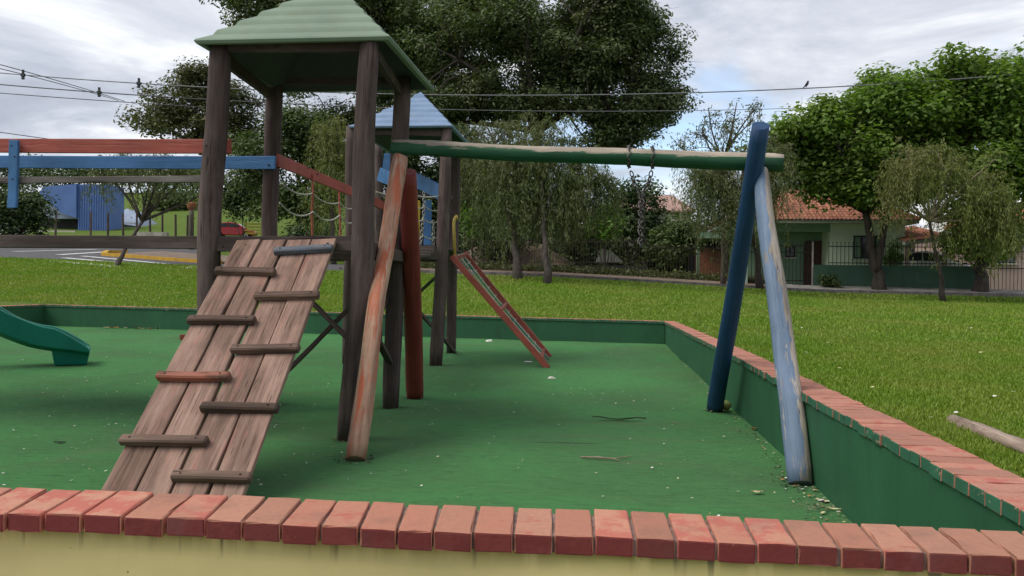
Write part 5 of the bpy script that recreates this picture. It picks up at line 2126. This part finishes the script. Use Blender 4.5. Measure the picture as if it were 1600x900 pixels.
mb.box((gx1 + .03, WY, (gzb + gzt) / 2), (.07, .07, gzt - gzb))
mb.build('gate_post', M['concrete'], gg)
q0, q1 = at(1155, 440, WY)[0], at(1167, 440, WY)[0]
mb = MB()
zpt = at(1160, 372, WY)[2]
mb.box(((q0 + q1) / 2, WY, (gzb + zpt) / 2 - .1), (q1 - q0, .35, zpt - gzb + .2))
mb.box(((q0 + q1) / 2, WY, zpt + .03), (q1 - q0 + .08, .43, .07))
tag(mb.build('gate_pillar', M['gate_green']), 'pale green masonry pillar at the left of the iron gate', 'pillar')
# open carport left of the pillar
cpz = at(1110, 377, 43)[2]
cp_ = thing('carport', onT(1110, 43), 'dark open carport with a green beam left of the blue swing legs', 'carport')
mb = MB()
a, b = at(1088, 370, 43)[0], at(1165, 370, 43)[0]
mb.box(((a + b) / 2, 45, at(1110, 368, 43)[2]), (b - a, 4.4, .3))
mb.build('roof_beam', M['house_green_dark'], cp_)
mb = MB()
mb.box(((a + b) / 2, 47.1, at(1110, 368, 43)[2] - 1.5), (b - a, .15, 2.7))
mb.build('back_wall', M['interior'], cp_)
for x in (a + .1, b - .1):
    mb = MB()
    mb.box((x, 43, at(1110, 368, 43)[2] - 1.5), (.15, .15, 2.7))
    mb.build('column', M['house_green_dark'], cp_)

# ---- neighbour at the right: pink house, carport roof, fence
nh = thing('pink_house', onT(1560, 45), 'pink neighbouring house with a tiled carport roof at the far right', 'house')
px0, px1 = at(1478, 400, 44.5)[0], at(1760, 400, 44.5)[0]
nz0, nz1 = at(1560, 458, 44.5)[2], at(1560, 362, 44.5)[2]
mb = MB()
mb.box(((px0 + px1) / 2, 47.5, (nz0 + nz1) / 2), (px1 - px0, 6, nz1 - nz0))
mb.build('wall', M['pink_wall'], nh)
mb = MB()
mb.add([(px0 - .3, 44.0, nz1 - .02), (px1 + .3, 44.0, nz1 - .02), (px1 + .3, 51, nz1 - .02), (px0 - .3, 51, nz1 - .02), (px0 + 2.5, 47.5, nz1 + 1.6), (px1 - 2.5, 47.5, nz1 + 1.6),
        (px0 - .3, 44.0, nz1 - .14), (px1 + .3, 44.0, nz1 - .14), (px1 + .3, 51, nz1 - .14), (px0 - .3, 51, nz1 - .14)],
       [(0, 1, 5, 4), (1, 2, 5), (2, 3, 4, 5), (3, 0, 4), (6, 7, 1, 0), (7, 8, 2, 1), (8, 9, 3, 2), (9, 6, 0, 3), (6, 9, 8, 7)])
rf2 = mb.build('roof', M['white_trim'], nh)
tile_roof(rf2, [(px0 - .3, 43.95, nz1), (px1 + .3, 43.95, nz1), (px1 - 2.5, 47.5, nz1 + 1.62), (px0 + 2.5, 47.5, nz1 + 1.62)], 12, 44)
window(nh, at(1560, 400, 44.5)[0], at(1585, 400, 44.5)[0], at(1560, 410, 44.5)[2], at(1560, 385, 44.5)[2], 44.5, leaves=2)
ca, cb = at(1414, 379, 40.5), at(1482, 370, 40.5)
mb = MB()
mb.add([(ca[0], 40.4, ca[2]), (cb[0], 40.4, cb[2]), (cb[0], 44.4, cb[2] + .75), (ca[0], 44.4, ca[2] + .75),
        (ca[0], 40.4, ca[2] - .14), (cb[0], 40.4, cb[2] - .14), (cb[0], 44.4, cb[2] + .6), (ca[0], 44.4, ca[2] + .6)],
       [(0, 1, 2, 3), (7, 6, 5, 4), (4, 5, 1, 0), (5, 6, 2, 1), (6, 7, 3, 2), (7, 4, 0, 3)])
cr_ = mb.build('carport_roof', M['white_trim'], nh)
tile_roof(cr_, [(ca[0], 40.35, ca[2] + .02), (cb[0], 40.35, cb[2] + .02), (cb[0], 44.4, cb[2] + .78), (ca[0], 44.4, ca[2] + .78)], 8, 12)
mb = MB()
mb.box(((ca[0] + cb[0]) / 2 + .2, 46.6, nz0 + 1.4), (cb[0] - ca[0] + 1, .2, 2.9))
mb.build('carport_back_wall', M['interior'], nh)
for x in (ca[0] + .12, cb[0] - .1):
    mb = MB()
    mb.box((x, 40.6, (nz0 + ca[2]) / 2 - .1), (.16, .16, ca[2] - nz0 - .1))
    mb.build('carport_column', M['pink_wall'], nh)
nf = thing('iron_fence', onT(1580, WY), 'tall pale iron fence before the pink house at the right edge', 'fence')
fx0, fx1 = at(1542, 440, WY)[0], at(1700, 440, WY)[0]
fz0, fz1 = at(1570, 460, WY)[2], at(1570, 386, WY)[2]
bars(nf, 'bar', fx0, fx1, WY, fz0, fz1, .16, .013, 'brown_iron')
for z in (fz0 + .1, (fz0 + fz1) / 2 + .1, fz1 - .2):
    mb = MB()
    mb.box(((fx0 + fx1) / 2, WY + .02, z), (fx1 - fx0, .025, .04))
    mb.build('rail', M['brown_iron'], nf)


# ================================================================== CARS
def car(label, loc, yaw, paint, group=None):
    """small hatchback, nose towards local +x; 3.8 m long"""
    root = thing('parked_car', (0, 0, 0), label, 'car', group)
    mb = MB()
    low = [(-1.86, .34), (-1.90, .62), (-1.84, .90), (-1.0, .94), (.75, .94), (1.2, .86), (1.72, .74), (1.90, .58), (1.88, .32),
           (1.55, .28), (1.42, .52), (1.18, .60), (.94, .52), (.82, .28), (-.85, .28), (-.97, .52), (-1.21, .60), (-1.45, .52), (-1.57, .28)]
    n = len(low)
    vs = []
    for yy, inset in ((-.80, .04), (-.74, 0), (.74, 0), (.80, .04)):
        for x, z in low:
            vs.append((x * (1 - inset * .25), yy, z + (.0 if z < .5 else -inset * .3)))
    order = [0, 1, 2, 3]
    fs = []
    # outer skins: side faces at +-.80 via fan, belt between
    vs2 = []
    prof = [(-.76, 1), (-.80, .985), (.80, .985), (.76, 1)]
    vs = [(x, -.80, z) for x, z in low] + [(x, .80, z) for x, z in low]
    fs = [tuple(range(n)), tuple(range(2 * n - 1, n - 1, -1))] + [(i, i + n, (i + 1) % n + n, (i + 1) % n) for i in range(n)]
    mb.add(vs, fs)
    body = mb.build('body', paint, root, bevel=.05)
    mb = MB()
    cab = [(-1.80, .90, .74), (-1.45, 1.36, .60), (-.2, 1.45, .60), (.35, 1.36, .60), (1.08, .88, .72)]
    vs = [(x, -w_, z) for x, z, w_ in cab] + [(x, w_, z) for x, z, w_ in cab]
    m5 = 5
    fs = [(0, 1, 2, 3, 4), (9, 8, 7, 6, 5)] + [(i, i + 5, i + 6, i + 1) for i in range(4)] + [(4, 9, 5, 0)]
    mb.add(vs, fs)
    mb.build('cabin', paint, root, bevel=.04)
    def glass(pts_, off):
        mb = MB()
        nn = (Vector(pts_[1]) - Vector(pts_[0])).cross(Vector(pts_[2]) - Vector(pts_[0])).normalized()
        if nn.dot(Vector(off)) < 0:
            nn = -nn
        a = [Vector(p) + nn * .012 for p in pts_]
        b = [Vector(p) - nn * .02 for p in pts_]
        k = len(a)
        mb.add(a + b, [tuple(range(k)), tuple(range(2 * k - 1, k - 1, -1))] + [(i, i + k, (i + 1) % k + k, (i + 1) % k) for i in range(k)])
        mb.build('window', M['glass'], root)
    glass([(.42, -.54, 1.32), (.42, .54, 1.32), (1.0, .64, .94), (1.0, -.64, .94)], (1, 0, .5))
    glass([(-1.50, -.54, 1.30), (-1.50, .54, 1.30), (-1.77, .66, .95), (-1.77, -.66, .95)], (-1, 0, .5))
    for s_ in (-1, 1):
        glass([(-1.35, s_ * .630, 1.28), (-.45, s_ * .618, 1.36), (-.45, s_ * .715, .96), (-1.62, s_ * .715, .96)], (0, s_, 0))
        glass([(-.38, s_ * .618, 1.36), (.30, s_ * .628, 1.29), (.86, s_ * .715, .95), (-.38, s_ * .715, .96)], (0, s_, 0))
        mb = MB()
        mb.box((1.80, s_ * .58, .68), (.14, .32, .14))
        mb.build('headlight', M['lamp_glass'], root, bevel=.03)
        mb = MB()
        mb.box((-1.84, s_ * .64, .78), (.12, .20, .26))
        mb.build('tail_light', M['lamp_red'], root, bevel=.02)
        mb = MB()
        mb.box((.70, s_ * .86, 1.0), (.12, .14, .1))
        mb.build('wing_mirror', paint, root, bevel=.03)
        for x in (1.18, -1.21):
            mb = MB()
            mb.tube([(x, s_ * .64, .29), (x, s_ * .66, .29), (x, s_ * .80, .29), (x, s_ * .82, .29)], [.26, .29, .29, .26], 20)
            wh = mb.build('wheel', M['rubber'], root, origin=(x, s_ * .73, .29))
            mb = MB()
            mb.tube([(x, s_ * .80, .29), (x, s_ * .832, .29)], [.18, .15], 12)
            mb.build('rim', M['rim'], wh)
    mb = MB()
    mb.box((1.89, 0, .42), (.07, 1.3, .1))
    mb.build('bumper', M['rubber'], root, bevel=.02)
    root.location = Vector(loc)
    root.rotation_euler = (0, 0, yaw)
    return root


cpos = TG(363, 366)
car('small red car parked beyond the road, just right of the tower post', (at(366, 366, 70)[0], 70, H(at(366, 366, 70)[0], 70)), math.pi * .08, M['car_red'], 'parked cars')
wc = at(1485, 430, 41.6)
car('white car under the neighbour carport behind the railing', (wc[0] - 1.0, 41.8, at(1485, 432, 41.8)[2] - .22), -.08, M['car_white'], 'parked cars')
wq = onT(8, 62)
car('white car parked behind the bush at the left edge', (wq[0], 62, wq[2]), 2.6, M['car_white'], 'parked cars')

# ================================================================== LEFT: BLUE HALL, POSTS, SIGNS
GY = 78
gb = onT(110, GY)
gm = thing('blue_hall', gb, 'blue metal hall with a curved pale roof beyond the road at the left', 'building')
bx0, bx1 = at(122, 340, GY)[0], at(167, 340, GY)[0]
zt1, zb1 = at(140, 288, GY)[2], at(140, 372, GY)[2]
mb = MB()
mb.box(((bx0 + bx1) / 2, GY + 1.5, (zt1 + zb1) / 2), (bx1 - bx0, 3, zt1 - zb1))
mb.build('end_wall', M['gym_blue'], gm)
mb = MB()
for k in range(12):
    mb.box((bx0 + (bx1 - bx0) * (k + .5) / 12, GY - .04, (zt1 + zb1) / 2), (.06, .06, zt1 - zb1 - .1))
mb.build('sheet_ribs', M['gym_blue'], gm)
ax0 = at(52, 340, GY)[0]
arc = [(at(p_, q_, GY)[0], at(p_, q_, GY)[2]) for p_, q_ in ((122, 300), (105, 302), (90, 306), (75, 313), (62, 322), (55, 330), (60, 341), (120, 341))]
mb = MB()
mb.prism(arc, GY + .5, GY + 4)
mb.build('arched_gable', M['gym_pale'], gm)
arc2 = [(at(p_, q_, GY)[0], at(p_, q_, GY)[2]) for p_, q_ in ((122, 288), (70, 292), (64, 304), (80, 318), (100, 334), (122, 341))]
mb = MB()
mb.prism(arc2, GY - .3, GY + .45)
mb.build('curved_roof', M['gym_blue'], gm)
mb = MB()
a = at(56, 352, GY + .8)
b = at(122, 352, GY + .8)
mb.box(((a[0] + b[0]) / 2, GY + 2, a[2] - .2), (b[0] - a[0], .3, 2.0))
mb.build('opening', M['interior'], gm)
mb = MB()
a, b = at(40, 366, GY - 2), at(118, 366, GY - 2)
mb.box(((a[0] + b[0]) / 2, GY - 2, a[2] - .1), (b[0] - a[0], .25, 1.0))
tag(mb.build('low_wall', M['cream_wall']), 'low cream wall in front of the blue hall', 'wall')
hs2 = thing('low_house', onT(185, 82), 'small pale house with a grey blue roof right of the blue hall', 'house')
a, b = at(168, 350, 82), at(208, 350, 82)
mb = MB()
mb.box(((a[0] + b[0]) / 2, 85, a[2] - 1.0), (b[0] - a[0], 5, 2.4))
mb.build('wall', M['white_wall'], hs2)
mb = MB()
r_ = [(at(p_, q_, 82)[0], at(p_, q_, 82)[2]) for p_, q_ in ((166, 347), (212, 353), (196, 332), (172, 326))]
mb.add([(r_[0][0], 82.2, r_[0][1]), (r_[1][0], 82.2, r_[1][1]), (r_[2][0], 85, r_[2][1] + .3), (r_[3][0], 85, r_[3][1] + .3), (r_[0][0], 88, r_[0][1]), (r_[1][0], 88, r_[1][1])],
       [(0, 1, 2, 3), (5, 4, 3, 2), (0, 3, 4), (1, 5, 2), (0, 4, 5, 1)])
mb.build('roof', M['gym_pale'], hs2)
w_ = at(180, 358, 82)
mb = MB()
mb.box((w_[0], 82.45, w_[2]), (.9, .12, .7))
mb.build('window', M['glass'], hs2)

# row of fence posts on the hill side
me_ = MB()
me_.tube([(0, 0, -.3), (0, 0, 1.0), (0, 0, 2.35)], [.10, .095, .085], 7)
pm = me_.mesh('fence_post', M['post'])
PY = [(87, 330), (142, 331), (169, 332), (193, 334), (214, 334), (235, 334), (254, 335), (275, 335), (293, 336), (310, 337)]
names = ['first', 'second', 'third', 'fourth', 'fifth', 'sixth', 'seventh', 'eighth', 'ninth', 'tenth']
for k, (px, py) in enumerate(PY):
    Y = 66
    top = at(px, py, Y)
    o = share('fence_post', pm, (top[0], Y, top[2] - 2.35), None, (random.uniform(-.02, .02), random.uniform(-.02, .02), k))
    tag(o, names[k] + ' dark fence post from the left along the foot of the grassy hill', 'fence post', 'dark posts along the foot of the hill')
mb = MB()
a, b = at(215, 365, 64), at(262, 366, 64)
mb.box(((a[0] + b[0]) / 2, 64, a[2] - .5), (b[0] - a[0], .3, 1.2), jit=.05)
tag(mb.build('low_wall', M['concrete']), 'short pale concrete block wall under the fence posts', 'wall')
# trunk-like stone post with an earthen pot on top
st = thing('pot_pedestal', TG(299, 375), 'pedestal with a terracotta pot on top beside the tower post', 'pedestal')
s0 = at(299, 372, 50)
st.location = Vector((s0[0], 50, H(s0[0], 50)))
zt3, zb3 = at(299, 328, 50)[2], H(s0[0], 50) - .1
mb = MB()
mb.tube([(s0[0], 50, zb3), (s0[0], 50, zt3 - .3), (s0[0], 50, zt3)], [.16, .15, .17], 10)
mb.build('shaft', M['bark_pale'], st, smooth=True)
mb = MB()
mb.tube([(s0[0], 50, zt3), (s0[0], 50, zt3 + .15), (s0[0], 50, zt3 + .4), (s0[0], 50, zt3 + .5)], [.18, .28, .33, .26], 12)
mb.build('pot', M['sign_orange'], st, smooth=False)
# yellow slatted bench / barrier
bn = thing('slatted_barrier', onT(395, 64), 'yellow slatted barrier behind the rear tower post', 'barrier')
q0, q1 = at(383, 355, 64), at(412, 355, 64)
bn.location = Vector(((q0[0] + q1[0]) / 2, 64, H(q0[0], 64)))
for py in (350, 355, 360, 364.5):
    a, b = at(383, py, 64), at(412, py, 64)
    mb = MB()
    mb.box(((a[0] + b[0]) / 2, 64, a[2]), (b[0] - a[0], .06, .13))
    mb.build('slat', M['sign_yellow'], bn)
for x in (q0[0] + .05, q1[0] - .05):
    mb = MB()
    a = at(395, 346, 64)
    mb.box((x, 64.06, a[2] - .8), (.09, .06, 1.9))
    mb.build('upright', M['dark_metal'], bn)


# ================================================================== CABLES
def cable(label, pts_px, Y, r, mt='cable', n=40, spacers=()):
    """one cable through places read from the view, hung between poles outside the frame"""
    xs_ = [q[0] for q in pts_px]
    cf_ = np.polyfit(xs_, [q[1] for q in pts_px], 2)
    X = np.linspace(xs_[0], xs_[-1], n)
    line = [at(x, np.polyval(cf_, x), Y if not hasattr(Y, '__len__') else np.interp(x, [xs_[0], xs_[-1]], Y)) for x in X]
    t = thing('power_cable', line[0], label, 'cable', 'overhead cables')
    mb = MB()
    mb.tube(line, r, 5)
    mb.build('wire', M[mt], t, smooth=True)
    for px in spacers:
        p = at(px, np.polyval(cf_, px), Y if not hasattr(Y, '__len__') else np.interp(px, [xs_[0], xs_[-1]], Y))
        mb = MB()
        mb.box(p, (.18, .12, .12))
        mb.box(p + [0, 0, .14], (.09, .07, .2))
        mb.box(p + [0, 0, -.14], (.12, .07, .14))
        mb.build('spacer', M['cable'], t)
    return cf_


c1_ = cable('thick overhead cable sagging across the whole sky', [(-120, 101), (0, 115), (215, 131), (430, 142), (700, 149), (1000, 147), (1260, 136), (1500, 122), (1700, 108)], 35.0, .024, 'cable_grey', 60, (36, 217))
cable('second overhead cable from the left edge into the olive tree', [(-120, 122), (0, 130), (155, 145), (300, 155), (480, 163)], 36.0, .026, 'cable', 30, (155,))
cable('third overhead cable from the left, lowest of the parallel ones', [(-120, 136), (0, 145), (180, 159), (330, 168)], 36.5, .02, 'cable', 30)
cable('thin cable below the thick one across the big tree', [(330, 156), (560, 166), (800, 173), (1060, 174), (1260, 168)], 36.5, .014, 'cable_grey', 40)
cable('upper slanting cable dropping from the top left edge', [(-100, 76), (0, 100), (100, 130), (195, 158)], (30, 60), .026, 'cable', 30)
cable('lower slanting cable dropping from the left edge', [(-100, 85), (0, 107), (100, 133), (185, 157)], (31, 61), .026, 'cable', 30)
cable('lone low cable at the left edge just above the red rail', [(-100, 192), (0, 206), (70, 217), (160, 228)], 52, .03, 'cable', 20)
# bird on the thick cable
bpos = at(1260, np.polyval(c1_, 1260), 35.0) + [0, 0, .034]
bd_ = thing('bird', bpos, 'small black bird perched on the thick overhead cable', 'bird')
mb = MB()
mb.tube([bpos + [-.10, 0, .02], bpos + [-.05, 0, .06], bpos + [0, 0, .11], bpos + [.04, 0, .17], bpos + [.05, 0, .22], bpos + [.06, 0, .26], bpos + [.075, 0, .28]],
        [.012, .035, .06, .058, .042, .04, .012], 9)
mb.tube([bpos + [.09, 0, .26], bpos + [.13, 0, .255]], [.012, .002], 5)
mb.tube([bpos + [-.06, 0, .05], bpos + [-.19, 0, -.06]], [.025, .012], 5)
mb.build('body', M['bird'], bd_, smooth=True)
for s_ in (-.02, .02):
    mb = MB()
    mb.tube([bpos + [.0, s_, 0], bpos + [.005, s_, .07]], .005, 5)
    mb.build('leg', M['bird'], bd_)
